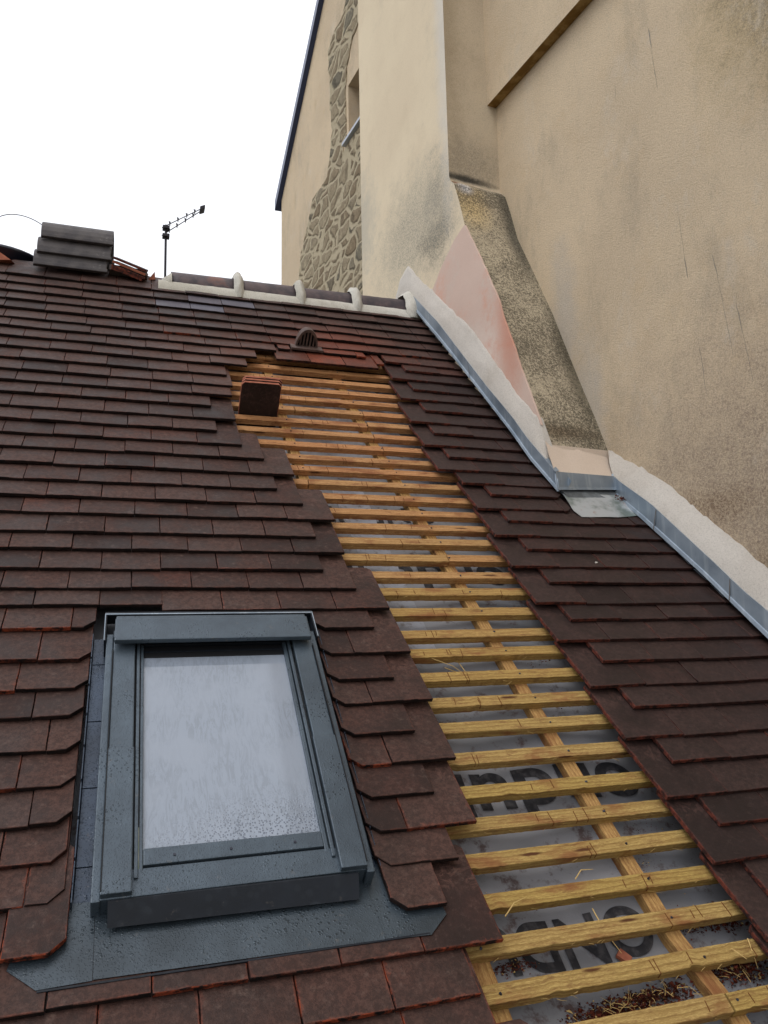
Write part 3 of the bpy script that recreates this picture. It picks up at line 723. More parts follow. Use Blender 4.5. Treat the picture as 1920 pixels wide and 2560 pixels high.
# ---- ventilation tile
vent = Buf()
tile(vent, .729, .888, 3.612, (0, 0), None, (0, 0, 0), L=.2, hoff=.006)
vs = []; fs = []; na = 16; nl = 8
for i in range(nl+1):
    f = i/nl; r = .056*math.sqrt(max(.02, 1-f*f*.97)); s_ = 3.648+.115*f
    for j in range(na+1):
        a = math.pi*j/na; vs.append(RP(.8085-math.cos(a)*r*(1.0), s_, .066+math.sin(a)*r*1.75))
for i in range(nl):
    for j in range(na): a = i*(na+1)+j; fs.append((a, a+1, a+na+2, a+na+1))
vent.add(vs, fs); 
for j in range(na):   # thick rim
    a0, a1 = math.pi*j/na, math.pi*(j+1)/na
    q = lambda a, r, s_: RP(.8085-math.cos(a)*r, s_, .066+math.sin(a)*r*1.75)
    vent.add([q(a0, .056, 3.648), q(a1, .056, 3.648), q(a1, .047, 3.648), q(a0, .047, 3.648), q(a0, .047, 3.664), q(a1, .047, 3.664)], [(0, 1, 2, 3), (3, 2, 5, 4)])
vo = vent.obj('vent_tile', ['vent'], roof); fixn(vo)
B = Buf()
for i in range(-2, 3):
    x = .8085+i*.0165; hh = .048*1.75*math.sqrt(max(0, 1-(i*.0165/.048)**2))
    B.bx(RP, x-.0036, x+.0036, 3.652, 3.660, .066, .066+hh, 0)
fixn(B.obj('grille', ['vent'], vo))
vb = Buf(); c = RP(.8085, 3.672, .066)
pts = [RP(.8085-math.cos(math.pi*j/12)*.05, 3.672, .066+math.sin(math.pi*j/12)*.085) for j in range(13)]
vb.add(pts, [tuple(range(13))]); vb.obj('dark_throat', ['black'], vo)

# ================================================================ roof window
SKs = 1.28; _o = RP(0, SKs, 0); _a = rang(SKs)
def KP(u, s, h): return Vector((u, _o.y+math.cos(_a)*(s-SKs)-math.sin(_a)*h, _o.z+math.sin(_a)*(s-SKs)+math.cos(_a)*h))
sk = thing('roof_window', 'grey metal framed roof window with misted rain-spotted glass, set in the brown tiles', 'skylight', KP(.23, .86, 0))
def kbox(name, mats, boxes, bev=.0025, parent=sk, label=None):
    B = Buf()
    for b in boxes: B.bx(KP, *b[:6], m=b[6] if len(b) > 6 else 0, bev=bev)
    return fixn(B.obj(name, mats, parent, label=label))
kbox('frame', ['clad'], [(-.046, -.029, .893, 1.62, .0, .101), (.482, .499, .889, 1.62, .0, .101), (-.029, .482, 1.60, 1.625, 0, .11), (-.03, .482, .896, .952, .02, .1005)])
kbox('side_cover', ['clad'], [(-.030, .026, .899, 1.238, .096, .114), (-.0275, .0245, 1.236, 1.60, .094, .1115)])
kbox('side_cover', ['clad'], [(.427, .483, .897, 1.238, .096, .114), (.4295, .4805, 1.236, 1.60, .094, .1115)])
kbox('glazing_bead', ['clad', 'black'], [(.029, .0365, .93, 1.59, .085, .106), (.0385, .0455, .945, 1.58, .085, .101), (.0255, .0295, .93, 1.59, .08, .098, 1)], .0015)
kbox('glazing_bead', ['clad', 'black'], [(.4155, .4235, .93, 1.59, .085, .106), (.404, .4135, .945, 1.58, .085, .101), (.4235, .4275, .93, 1.59, .08, .098, 1)], .0015)
rail = kbox('bottom_rail', ['clad'], [(.046, .404, .956, .992, .085, .103), (.046, .404, .990, .9945, .09, .0985)])
kbox('side_groove', ['black'], [(-.0298, -.0278, .905, 1.55, .1, .1155), (.4808, .4832, .905, 1.55, .1, .1155), (.0262, .0285, .93, 1.55, .09, .1), (.4245, .4268, .93, 1.55, .09, .1)], 0)
B = Buf()
for u in (.105, .215, .345): B.tube([KP(u, .972, .1), KP(u, .972, .1045)], .0028, 10)
fixn(B.obj('screw', ['metal_dark'], rail))
kbox('top_casing', ['clad'], [(-.026, .476, 1.553, 1.636, .127, .142), (-.022, .472, 1.604, 1.640, .09, .1265), (-.024, .474, 1.6365, 1.652, .118, .136)], .004)
kbox('sash_header', ['clad_dark'], [(.03, .42, 1.576, 1.603, .088, .102)], .002)
kbox('sash_shade_band', ['black'], [(.046, .404, 1.536, 1.575, .07, .0945)], .001)  # black bar standing in for the shade seen through the clear top glass
kbox('sash_strip', ['clad_dark'], [(.046, .404, 1.553, 1.558, .0945, .097)], .001)
# front: dark upright skirt
B = Buf()
B.add([KP(-.016, .8975, .098), KP(.464, .8935, .098), KP(.461, .853, .074), KP(-.015, .860, .074), KP(-.016, .8945, .098), KP(.464, .8905, .098), KP(.461, .850, .074), KP(-.015, .857, .074)],
      [(0, 1, 2, 3), (4, 7, 6, 5), (0, 4, 5, 1), (3, 2, 6, 7), (0, 3, 7, 4), (1, 5, 6, 2)])
fixn(B.obj('front_skirt', ['clad_dark'], sk))
# glass
B = Buf(); n = 20
B.add([KP(.044, .99, .093), KP(.406, .985, .093), KP(.406, 1.54, .093), KP(.044, 1.54, .093)], [(0, 1, 2, 3)])
B.add([KP(.044, .99, .087), KP(.406, .985, .087), KP(.406, 1.58, .087), KP(.044, 1.58, .087)], [(3, 2, 1, 0)])
B.obj('glass_pane', ['glass'], sk)
kbox('window_lining', ['inner'], [(.0, .02, .93, 1.6, -.12, .07), (.43, .45, .93, 1.6, -.12, .07), (.02, .43, .93, .95, -.12, .07), (.02, .43, 1.58, 1.6, -.12, .07)], 0)
# flashing kit
kbox('head_flashing', ['clad_dark'], [(-.052, .506, 1.690, 1.700, .075, .108), (-.052, -.047, 1.59, 1.695, .03, .108), (.501, .506, 1.59, 1.695, .03, .108), (-.05, .5, 1.62, 1.70, .060, .066)], .001)
kbox('head_rim', ['zinc'], [(-.0525, .5065, 1.6885, 1.6925, .106, .1095), (-.0525, -.0502, 1.59, 1.688, .106, .1095), (.5042, .5065, 1.59, 1.688, .106, .1095)], .0005)
B = Buf()
for (ua_, ub_, wall) in ((-.078, -.046, -.078), (.499, .522, .522)):
    k = 0; s = .905
    while s < 1.64:
        e_ = min(s+.094, 1.66); B.bx(RP, ua_, ub_, s+.001, e_, .040, .0475+.0015*(k % 2), 0, .0008)
        x0, x1 = (ua_-.002, ua_) if ua_ < 0 else (ub_, ub_+.002)
        B.add([RP(x0, s+.001, .03), RP(x0, e_+.006, .03), RP(x0-(0.0015 if ua_ < 0 else -.0015), e_+.006, .064), RP(x0-(0.0015 if ua_ < 0 else -.0015), s+.012, .067),
               RP(x1, s+.001, .03), RP(x1, e_+.006, .03), RP(x1-(0.0015 if ua_ < 0 else -.0015), e_+.006, .064), RP(x1-(0.0015 if ua_ < 0 else -.0015), s+.012, .067)],
              [(0, 1, 2, 3), (7, 6, 5, 4), (3, 2, 6, 7), (0, 3, 7, 4)])
        s += .094; k += 1
fixn(B.obj('side_gutter', ['gutter'], sk))
def sheet(name, poly, hf, mat, parent, th=.0015, sub=.03, P=RP, turn=0):
    """thin sheet metal from an outline in roof coordinates"""
    bm = bmesh.new(); vv = [bm.verts.new((p[0], p[1], 0)) for p in poly]; bm.faces.new(vv)
    us = [p[0] for p in poly]; ss = [p[1] for p in poly]
    x = min(us)+sub
    while x < max(us): bmesh.ops.bisect_plane(bm, geom=bm.verts[:]+bm.edges[:]+bm.faces[:], plane_co=(x, 0, 0), plane_no=(1, 0, 0)); x += sub
    y = min(ss)+sub
    while y < max(ss): bmesh.ops.bisect_plane(bm, geom=bm.verts[:]+bm.edges[:]+bm.faces[:], plane_co=(0, y, 0), plane_no=(0, 1, 0)); y += sub
    r = bmesh.ops.extrude_face_region(bm, geom=bm.faces[:])
    top = [g for g in r['geom'] if isinstance(g, bmesh.types.BMVert)]
    for v in top: v.co.z = 1
    bm.verts.index_update()
    B = Buf(); B.add([P(v.co.x, v.co.y, hf(v.co.x, v.co.y)+(th if v.co.z > .5 else 0)) for v in bm.verts], [[v.index for v in f.verts] for f in bm.faces]); bm.free()
    return fixn(B.obj(name, [mat], parent))
def hap(u, s):
    return .0738+.0008*noise.noise((u*9, s*9, 2))-.145*(s-.745)+(-.001 if s < .772 else 0)
sheet('apron_flashing', [(-.035, .7675), (.493, .762), (.485, .935), (-.038, .935)], hap, 'apron', sk)
sheet('apron_corner', [(-.175, .807), (-.125, .764), (-.0358, .7665), (-.0388, .935), (-.15, .935)], lambda u, s: hap(u, s)-.0012, 'apron', sk)
sheet('apron_corner', [(.4938, .7615), (.587, .758), (.633, .797), (.62, .935), (.4858, .935)], lambda u, s: hap(u, s)-.0012, 'apron', sk)
B = Buf(); B.bx(RP, -.123, .585, .7595, .7635, .0655, .0710, 0, .001); fixn(B.obj('apron_hem', ['clad_dark'], sk))

# ================================================================ neighbouring building
NB = thing('neighbour_building', 'tall cream roughcast gable building with chimney breast rising right of the roof', 'building', (1.9, 3.6, -5.5))
MM = .12
def xB(y, off=0): return 1.62+MM*(3.605-y)-off
def xW(y, off=0): return 1.95+MM*(3.65-y)-off
def prism(B, poly, xf, depth, mats):
    """poly in (y,z), first cap on the plane x=xf(y), pushed back along the wall normal"""
    n = len(poly); A = [Vector((xf(y), y, z)) for y, z in poly]; Cc = [a+Vector((1, MM, 0))*depth for a in A]
    fs = [tuple(range(n))[::-1], tuple(range(n, 2*n))]; ms = [mats(-1), mats(-1)]
    for i in range(n): k = (i+1) % n; fs.append((i, k, n+k, n+i)); ms.append(mats(i))
    B.add(A+Cc, fs, ms)
# main gable wall with its window opening
verge = lambda y: 4.708+(7.70-y)*1.02
B = Buf(); zt = verge(3.0)
prism(B, [(7.70, -5.5), (7.70, 4.708), (5.82, verge(5.82)), (5.82, -5.5)], xW, .35, lambda i: 0)
prism(B, [(5.82, -5.5), (5.82, 4.23), (5.30, 4.23), (5.30, -5.5)], xW, .35, lambda i: 0)
prism(B, [(5.82, 4.73), (5.82, verge(5.82)), (5.30, verge(5.30)), (5.30, 4.73)], xW, .35, lambda i: 0)
prism(B, [(5.30, -5.5), (5.30, verge(5.3)), (3.0, zt), (-3.5, zt), (-3.5, -5.5)], xW, .35, lambda i: 0)
fixn(B.obj('gable_wall', ['render'], NB))
B = Buf(); prism(B, [(3.648, 3.017), (3.648, 9.3), (-3.5, 9.3), (-3.5, 3.017)], lambda y: xW(y, .0605), .058, lambda i: 1 if i == 3 else 0); fixn(B.obj('upper_wall', ['render', 'soffit'], NB))
B = Buf(); d = [(7.78, verge(7.78)-.01), (2.95, verge(2.95)-.01)]
A = []
for y, z in d:
    for (ox, oz) in ((-.05, .0), (-.05, .10), (.40, .10), (.40, .0)): A.append((xW(y)+ox, y, z+oz*1.1))
B.add(A, [(0, 1, 5, 4), (1, 2, 6, 5), (2, 3, 7, 6), (3, 0, 4, 7), (0, 1, 2, 3), (4, 5, 6, 7)])
fixn(B.obj('verge_trim', ['verge'], NB))
# window
B = Buf(); P = lambda a, b, c: Vector((xW(b)+a, b+a*MM, c))
B.bx(P, .22, .24, 5.30, 5.82, 4.23, 4.73); wn = fixn(B.obj('window', ['dark_glass'], NB))
B = Buf(); B.bx(P, -.035, .215, 5.28, 5.90, 4.195, 4.222, 0, .003); fixn(B.obj('sill', ['sill'], wn))
B = Buf(); B.bx(P, .20, .225, 5.31, 5.34, 4.24, 4.72, 0, .002); B.bx(P, .20, .225, 5.78, 5.81, 4.24, 4.72, 0, .002); B.bx(P, .20, .225, 5.34, 5.78, 4.69, 4.72, 0, .002); fixn(B.obj('window_frame', ['sill'], wn))
# chimney breast with sloping shoulder
B = Buf(); br = [(4.80, 9.2), (3.605, 9.2), (3.604, 2.50), (3.592, 2.47), (3.555, 2.43), (3.512, 2.306), (3.46, 2.13), (3.33, 1.865), (3.202, 1.597), (3.094, 1.336), (3.01, 1.14), (2.924, .945), (2.869, .806), (2.835, .56), (2.80, -.3), (4.8, -.3)]
prism(B, br, xB, .45, lambda i: {0: 0, 1: 1, 2: 1, 12: 3, 13: 3}.get(i, 2 if 2 < i < 12 else 0)); fixn(B.obj('chimney_breast', ['render_breast', 'render_front', 'moss', 'mortar_beige'], NB))
def patch(name, pts, xf, off, mat, th=.004, jit=.004, sub=.025, amp=.002, cell=.06):
    """irregular skin of render/plaster laid on a wall plane; pts in (y,z)"""
    pl = []
    for a, b in zip(pts, pts[1:]+pts[:1]):
        n = max(1, int(math.hypot(a[0]-b[0], a[1]-b[1])/sub))
        for i in range(n):
            y = a[0]+(b[0]-a[0])*i/n; z = a[1]+(b[1]-a[1])*i/n; pl.append((y+noise.noise((y*18, z*18, 1))*jit, z+noise.noise((y*18, z*18, 8))*jit))
    n = len(pl); A = [Vector((xf(y)-off-th, y, z)) for y, z in pl]; C_ = [Vector((xf(y)-off+.006, y, z)) for y, z in pl]
    B = Buf(); B.add(A+C_, [tuple(range(n))]+[(i, (i+1) % n, n+(i+1) % n, n+i) for i in range(n)])
    return fixn(B.obj(name, [mat], NB))
patch('plaster_patch', [(3.46, 2.14), (3.56, 2.11), (3.653, 2.055), (3.74, 2.0), (3.83, 1.925), (3.6, 1.66), (3.3, 1.33), (3.05, 1.04), (2.90, .90), (2.94, 1.0), (3.03, 1.205), (3.09, 1.36), (3.15, 1.50), (3.18, 1.6), (3.33, 1.9), (3.40, 2.03)], xB, 0, 'pink')
patch('stone_patch', [(5.5, 6.6), (5.80, 5.72), (5.818, 5.575), (5.929, 5.48), (6.155, 5.488), (6.275, 5.405), (6.242, 5.124), (6.23, 4.799), (6.198, 4.544), (6.241, 4.341), (6.323, 4.16), (6.503, 4.156), (6.713, 4.163), (6.779, 4.055), (6.891, 3.92), (7.052, 3.772), (7.124, 3.529), (7.25, 3.2), (7.3, 1.0), (5.0, 1.0), (5.0, 4.18), (5.93, 4.18), (5.93, 4.24), (5.865, 4.25), (5.86, 4.86), (5.70, 5.10), (5.52, 5.15), (5.0, 5.2), (5.0, 6.6)], xW, 0, 'stone', .008, .03, .06)
# scratches and hairline cracks
def streak(pts, xf, wd, mat, off=.0005):
    B = Buf(); vs = []; fs = []
    P_ = []
    for a, b in zip(pts, pts[1:]):
        for i in range(8): P_.append((a[0]+(b[0]-a[0])*i/8, a[1]+(b[1]-a[1])*i/8))
    P_.append(pts[-1]); wd *= .55
    for i, (y, z) in enumerate(P_):
        f = math.sin(math.pi*min(1, max(0, (i+.3)/(len(P_)))))*.8+.2; w2 = wd*f*random.uniform(.4, 1)
        y += noise.noise((y*30, z*30, 2))*.004; vs += [Vector((xf(y)-off-.002, y-w2, z)), Vector((xf(y)-off-.002, y+w2, z))]
        if i: fs.append((2*i-2, 2*i-1, 2*i+1, 2*i))
    B.add(vs, fs); return B
t = NT('grey_scuff', .9, .1); M['scuff'] = t.fin(srgb(146, 140, 132))
t = NT('crack_dark', .9, .1); M['crack'] = t.fin(srgb(92, 76, 58))
for pts, wd, m in [([(2.475, 2.601), (2.47, 2.5)], .006, 'scuff'), ([(2.47, 2.5), (2.455, 2.292)], .003, 'scuff'), ([(2.697, 2.488), (2.701, 2.407)], .0022, 'scuff'), ([(2.405, 1.731), (2.39, 1.5)], .002, 'scuff'), ([(2.39, 1.5), (2.383, 1.398)], .004, 'scuff'),
                   ([(2.259, 1.44), (2.24, 1.33)], .004, 'scuff'), ([(2.24, 1.33), (2.206, 1.007)], .002, 'scuff'), ([(2.17, 1.198), (2.155, 1.08)], .004, 'scuff'), ([(2.155, 1.08), (2.133, .891)], .002, 'scuff'), ([(2.357, 1.122), (2.34, .887)], .0022, 'scuff'),
                   ([(3.335, 1.84), (3.21, 1.865)], .0012, 'crack'), ([(3.102, 1.255), (3.05, 1.28), (2.994, 1.32)], .0016, 'crack'), ([(2.54, .585), (2.50, .66), (2.44, .75), (2.38, .86)], .0013, 'crack')]:
    streak(pts, xW, wd, m).obj('scratch', [m], NB)
# mortar fillets over the zinc
def resample(pts, n):
    pts = [Vector(p) for p in pts]; L = [0]
    for a, b in zip(pts, pts[1:]): L.append(L[-1]+(b-a).length)
    o = []
    for i in range(n+1):
        d = L[-1]*i/n
        for j in range(len(L)-1):
            if d <= L[j+1]+1e-9: f = (d-L[j])/(L[j+1]-L[j]); o.append(pts[j].lerp(pts[j+1], f)); break
    return o
def fillet(name, low, high, mat, bulge=.012, n=90, nv=9, seed=0, parent=NB, rag=.01):
    A = resample(low, n); Bq = resample(high, n); vs = []; fs = []
    for i in range(n+1):
        for j in range(nv+1):
            f = j/nv; p = A[i].lerp(Bq[i], f)
            nz = noise.noise((p.y*14, p.z*14, seed)); p += Vector((-1, -.1, .25))*(math.sin(f*math.pi)*bulge+nz*.005*(1-abs(2*f-1)))
            if f > .8: p.z += (noise.noise((p.y*22, p.z*22, seed+3))+.6*noise.noise((p.y*60, p.z*60, seed+3)))*rag*(f-.8)*6; p.x -= .004
            vs.append(p)
        vs.append(Bq[i]+Vector((.02, 0, 0)))
    m = nv+2
    for i in range(n):
        for j in range(nv+1): a = i*m+j; fs.append((a, a+1, a+m+1, a+m))
    return mesh_obj(name, vs, fs, mat, parent, smooth=True)
Z1T = [(1.53, 3.981, 1.961), (1.564, 3.695, 1.682), (1.593, 3.455, 1.413), (1.619, 3.242, 1.175), (1.641, 3.052, .977), (1.654, 2.944, .849), (1.676, 2.765, .663)]
Z1L = [(1.534, 3.948, 1.857), (1.575, 3.606, 1.5), (1.606, 3.35, 1.224), (1.641, 3.058, .906), (1.657, 2.919, .743), (1.677, 2.752, .579)]
Z2T = [(1.974, 2.785, .658), (1.98, 2.759, .633), (1.998, 2.587, .508), (2.032, 2.304, .247), (2.046, 2.183, .132), (2.060, 2.093, .055), (2.14, 1.4, -.56), (2.2, .8, -1.08)]
Z2L = [(1.972, 2.799, .59), (1.991, 2.641, .458), (2.026, 2.351, .205), (2.056, 2.102, -.03), (2.136, 1.4, -.65), (2.2, .8, -1.17)]
M1 = [(1.538, 4.284, 2.09), (1.547, 4.216, 2.174), (1.559, 4.11, 2.212), (1.578, 3.95, 2.04), (1.593, 3.827, 1.929), (1.641, 3.433, 1.551), (1.671, 3.177, 1.235), (1.688, 3.042, 1.065), (1.702, 2.924, .945), (1.709, 2.86, .79), (1.712, 2.825, .673)]
M2 = [(2.04, 2.90, .80), (2.042, 2.881, .793), (2.066, 2.686, .669), (2.082, 2.551, .571), (2.098, 2.42, .446), (2.121, 2.222, .275), (2.13, 2.15, .204), (2.21, 1.45, -.38), (2.3, .7, -1.02)]
fillet('mortar_fillet', [(1.528, 4.25, 2.03), (1.528, 4.1, 1.99)]+[(x, y, z-.004) for x, y, z in Z1T], M1, 'mortar', .008, seed=1)
fillet('mortar_fillet', [(x, y, z-.004) for x, y, z in Z2T], M2, 'mortar', .012, seed=4, n=140)
fillet('mortar_fillet', [(1.676, 2.765, .655), (1.974, 2.787, .65)], [(1.704, 2.872, .82), (1.80, 2.885, .80), (1.9, 2.895, .80), (2.04, 2.915, .785)], 'mortar_beige', .006, n=30, seed=9)
# zinc strips (dressed to the roof)
def strip(B, top, low, n=60, th=.004, lip=.008):
    A = resample(top, n); L_ = resample(low, n); vs = []; fs = []
    for i in range(n+1):
        a, l = A[i], L_[i]; o = Vector((-1, -.05, 0))
        pr = [a+Vector((.02, 0, .002)), a+o*.002, a.lerp(l, .80)+o*.001, a.lerp(l, .83)+o*.006, l+o*lip, l+o*lip+Vector((.012, 0, -.002))]
        vs += pr
        if i:
            for j in range(5): k = (i-1)*6+j; fs.append((k, k+1, k+7, k+6))
    B.add(vs, fs)
B = Buf(); strip(B, Z1T, Z1L); B.bx(W0, 1.585, 1.5865, 3.535, 3.541, 1.43, 1.50); fixn(B.obj('zinc_flashing', ['zinc'], roof, smooth=False))
B = Buf(); strip(B, Z2T, Z2L, 90); fixn(B.obj('zinc_flashing', ['zinc'], roof))
for TT, LL, fr in ((Z1T, Z1L, .47), (Z2T[:6], Z2L[:4], .80), (Z2T[:6], Z2L[:4], .32)):
    a_ = resample(TT, 100)[int(fr*100)]; l_ = resample(LL, 100)[int(fr*100)]; o_ = Vector((-.0045, 0, 0)); d_ = Vector((0, .0025, .002))
    B = Buf(); B.add([a_+o_, a_+o_+d_, l_+o_*2+d_, l_+o_*2], [(0, 1, 2, 3)]); B.add([a_+o_*.2, a_+o_*.2+d_*9, l_+o_*.9+d_*9, l_+o_*1.2], [(0, 1, 2, 3)], 1); B.obj('zinc_lap', ['crack', 'zinc'], roof)
# dark joint below the zinc: zinc soaker lying on the tiles
B = Buf()
for tab, a, b in ((UW1, 2.47, 4.15), (UW2, .2, 2.42)):
    n = 40; vs = []; fs = []
    for i in range(n+1):
        s = a+(b-a)*i/n; u = interp(tab, s); wob = .003*((i*7) % 3)
        vs += [RP(u-.012-wob, s, .068), RP(u+.03, s, .072), RP(u+.035, s, .12)]
        if i: k = i*3; fs += [(k-3, k-2, k+1, k), (k-2, k-1, k+2, k+1)]
    B.add(vs, fs)
fixn(B.obj('zinc_soaker', ['zinc'], roof))
# return piece at the foot of the breast: cover strip, upstand, lead apron
B = Buf()
fl = lambda x: 2.752+(x-1.677)*.10
for (x0, x1, z0, z1, oy) in ((1.672, 1.976, .592, .66, .0),):
    A = [Vector((x0, fl(x0)-.004, z0)), Vector((x1, fl(x1)-.004, z0+.018)), Vector((x1, fl(x1)+.004, z1)), Vector((x0, fl(x0)+.004, z1)), Vector((x0, fl(x0)+.03, z1+.004)), Vector((x1, fl(x1)+.03, z1+.004)),
         Vector((x0, fl(x0)-.010, z0-.012)), Vector((x1, fl(x1)-.010, z0+.006))]
    B.add(A, [(0, 1, 2, 3), (3, 2, 5, 4), (6, 7, 1, 0)])
B.tube([(1.676, 2.752, .575), (1.678, 2.758, .62), (1.680, 2.77, .664)], [.006, .009, .005], 8); B.tube([(1.972, 2.795, .60), (1.976, 2.79, .64), (1.978, 2.80, .672)], [.006, .009, .005], 8)
fixn(B.obj('zinc_flashing', ['zinc'], roof))
B = Buf(); bl, brr = RP(1.722, 2.405, .066), RP(2.0, 2.41, .066)
B.add([(1.69, 2.762, .59), (1.975, 2.80, .61), brr, bl, (1.69, 2.775, .59), (1.975, 2.81, .61), brr+Vector((0, .03, 0)), bl+Vector((0, .03, 0))], [(0, 1, 2, 3), (4, 7, 6, 5), (0, 3, 7, 4)])
B.add([RP(2.0, 2.41, .066), (1.975, 2.80, .61), (1.993, 2.64, .475), RP(2.035, 2.31, .07)], [(0, 1, 2, 3)])
t = NT('stained_zinc_upstand', .5, .4, .3); M['upstand'] = t.fin(t.mix(t.mr(t.noise(14, 4, .7), .4, .65), srgb(112, 118, 122), srgb(84, 88, 90)))
ld = fixn(B.obj('upstand', ['upstand'], roof))
sheet('lead_apron', [(1.70, 2.45), (1.695, 2.33), (1.712, 2.288), (1.88, 2.292), (2.035, 2.318), (2.02, 2.45)], lambda u, s: .0665+.003*noise.noise((u*9, s*12, 5))+max(0, s-2.36)*.04, 'lead', roof)
B = Buf()
for i in range(46):
    u = random.gauss(1.965, .012); s = random.gauss(2.415, .012); p = RP(u, s, .075+random.random()*.004); r = random.uniform(.0015, .004)
    B.add([p+Vector((r, 0, 0)), p+Vector((-r, r*.5, 0)), p+Vector((0, -r, r)), p+Vector((0, r, r*1.3))], [(0, 1, 2), (0, 2, 3), (1, 3, 2), (0, 3, 1)])
B.obj('clay_dust', ['crumb'], kind='stuff', label='reddish clay dirt gathered in the corner of the grey lead apron', cat='dirt')

# ================================================================ loose things
# three plain tiles stood on edge between the battens
stack_lab = ['front tile of the three standing on edge on the battens, its whole dark face showing', 'middle tile of the three standing on edge on the battens, only its orange edge showing', 'rear tile of the three standing on edge on the battens, furthest up the slope']
for i in range(3):
    B = Buf(); n0 = len(B.v); sb = 3.026+i*.0145; lean = [.0, .006, .011][i]
    def SP(x, y, z, sb=sb, lean=lean): return RP(x, sb+z+lean*(y/.2), -.035+y)
    _hb, HB_save = HB, HB
    # tile in its own plane: x across, y up from the underlay, z thickness
    def P3(u, s, h, SP=SP): return SP(u+(.004*i), s, -(h))
    tile(B, .424, .590, .0, (0, 1), None, (.15, 0, 1), L=.208+.002*i, P=lambda u, s, h: P3(u, s, h-HB), slp=0)
    fixn(B.obj('roof_tile', ['tile_b', 'terra'], label=stack_lab[i], cat='roof tile', group='three loose tiles stood on the battens'))
# stacked new ridge caps
cap_lab = ['dark grey ridge cap at the bottom of the stack of three on the ridge', 'dark grey ridge cap in the middle of the stack of three on the ridge', 'topmost dark grey ridge cap of the stack of three, with a chipped pale spot']
for i, (x0, x1, zc) in enumerate([(-.497, -.150, 1.868), (-.483, -.134, 1.938), (-.468, -.124, 2.022)]):
    B = Buf(); n = 14; prof = []
    for j in range(n+1):
        a = math.radians(180*j/n); prof.append((-.112*math.copysign(abs(math.cos(a))**.8, math.cos(a)), .118*abs(math.sin(a))**.75))
    rim = [(x0, 0), (x1-.0, 0)]
    vs = []; fs = []
    def ring(x, g):
        for (py, pz) in prof: vs.append((x, 4.085+py*(1+g), zc+pz*(1+g*.6)))
    xs = [x0, x0+.003, x0+.1, x1-.1, x1-.003, x1]
    for q, x in enumerate(xs): ring(x, -.02 if q in (0, 5) else 0)
    base = len(xs)*(n+1)
    for q, x in enumerate(xs): ring(x, -.14)
    for q in range(5):
        for j in range(n): a = q*(n+1)+j; fs.append((a, a+1, a+n+2, a+n+1)); fs.append((base+a, base+a+1, base+a+n+2, base+a+n+1))
    for j in range(n):
        for q in (0, 5): a = q*(n+1)+j; fs.append((a, a+1, base+a+1, base+a))
    for q in range(5):
        for j in (0, n): a = q*(n+1)+j; fs.append((a, a+n+1, base+a+n+1, base+a))
    B.add(vs, fs)
    # moulded lips along the front and back edges
    for sy in (-1, 1): B.bx(W0, x0+.002, x1+.004, 4.085+sy*.116-.006, 4.085+sy*.116+.005, zc, zc+.017, 0, .003)
    o = fixn(B.obj('ridge_cap', ['ridge_new'], label=cap_lab[i], cat='ridge tile', group='ridge caps stacked on the ridge'))
# small pile of flat tiles next to it
pile_lab = ['lowest plain tile of the tilted pile right of the ridge cap stack, in shadow', 'middle plain tile of the tilted pile on the ridge, orange edge showing', 'top plain tile of the tilted pile on the ridge, dark face over an orange edge']
for i in range(3):
    B = Buf(); c = Vector((-.03+.004*i, 4.06, 1.935+.021*i)); ax = Vector((.95, 0, -.30)).normalized(); ay = Vector((.12, .90, .42)).normalized(); az = ax.cross(ay)
    def P4(u, s, h): return c+ax*u+ay*s+az*h
    tile(B, -.088, .082, -.10, (0, 1), None, (.1, 0, 1), L=.2, P=lambda u, s, h: P4(u, s, h-HB), slp=0, rot=.03*i)
    if i == 0:
        tile(B, -.086, .072, -.10, (0, 1), None, (.1, 0, 1), L=.2, P=lambda u, s, h: P4(u, s, h-HB-.014), slp=0)
    fixn(B.obj('roof_tile', ['tile_b', 'terra' if i == 1 else 'edge_b'], label=pile_lab[i], cat='roof tile', group='tilted tiles piled on the ridge'))
B = Buf(); B.bx(lambda a, b, c: Vector((-.14+a*.19, 3.99+b*.14, 1.90+c*.03-a*.012)), 0, 1, 0, 1, 0, 1, 0, .05); fixn(B.obj('mortar_block', ['old_bed'], label='grey lump of old bedding mortar under the tilted tiles on the ridge', cat='mortar lump'))
B = Buf(); B.add([(.055, 4.05, 1.895), (.088, 4.04, 1.94), (.092, 4.05, 1.90), (.06, 4.10, 1.895), (.09, 4.09, 1.935), (.094, 4.09, 1.90)], [(0, 1, 2), (3, 5, 4), (0, 3, 4, 1), (1, 4, 5, 2)])
fixn(B.obj('tile_shard', ['terra'], label='small pointed red tile shard on the ridge beside the cream mortar end', cat='tile shard'))
# tub behind the ridge on the left
tub = thing('mortar_tub', 'black plastic tub standing behind the ridge left of the ridge cap stack', 'tub', (-.66, 4.28, 1.82))
B = Buf(); vs = []; fs = []; n = 28
for (r, z) in ((.15, 0), (.185, .16), (.20, .165), (.20, .18), (.178, .18), (.145, .01)):
    for j in range(n): a = 2*math.pi*j/n; vs.append((-.66+math.cos(a)*r, 4.28+math.sin(a)*r*.9, 1.835+z-.10*math.cos(a)*r))
for i in range(5):
    for j in range(n): fs.append((i*n+j, i*n+(j+1) % n, (i+1)*n+(j+1) % n, (i+1)*n+j))
fs.append(tuple(range(n))); fs.append(tuple(range(5*n, 6*n))); B.add(vs, fs); fixn(B.obj('tub_body', ['plastic'], tub, smooth=True))
t = NT('blue_handle', .4, .4); M['blue'] = t.fin(srgb(70, 110, 150))
B = Buf(); B.tube([(-.50, 4.17, 1.975), (-.485, 4.15, 1.985), (-.47, 4.17, 1.975)], .008, 8); fixn(B.obj('handle', ['blue'], tub))
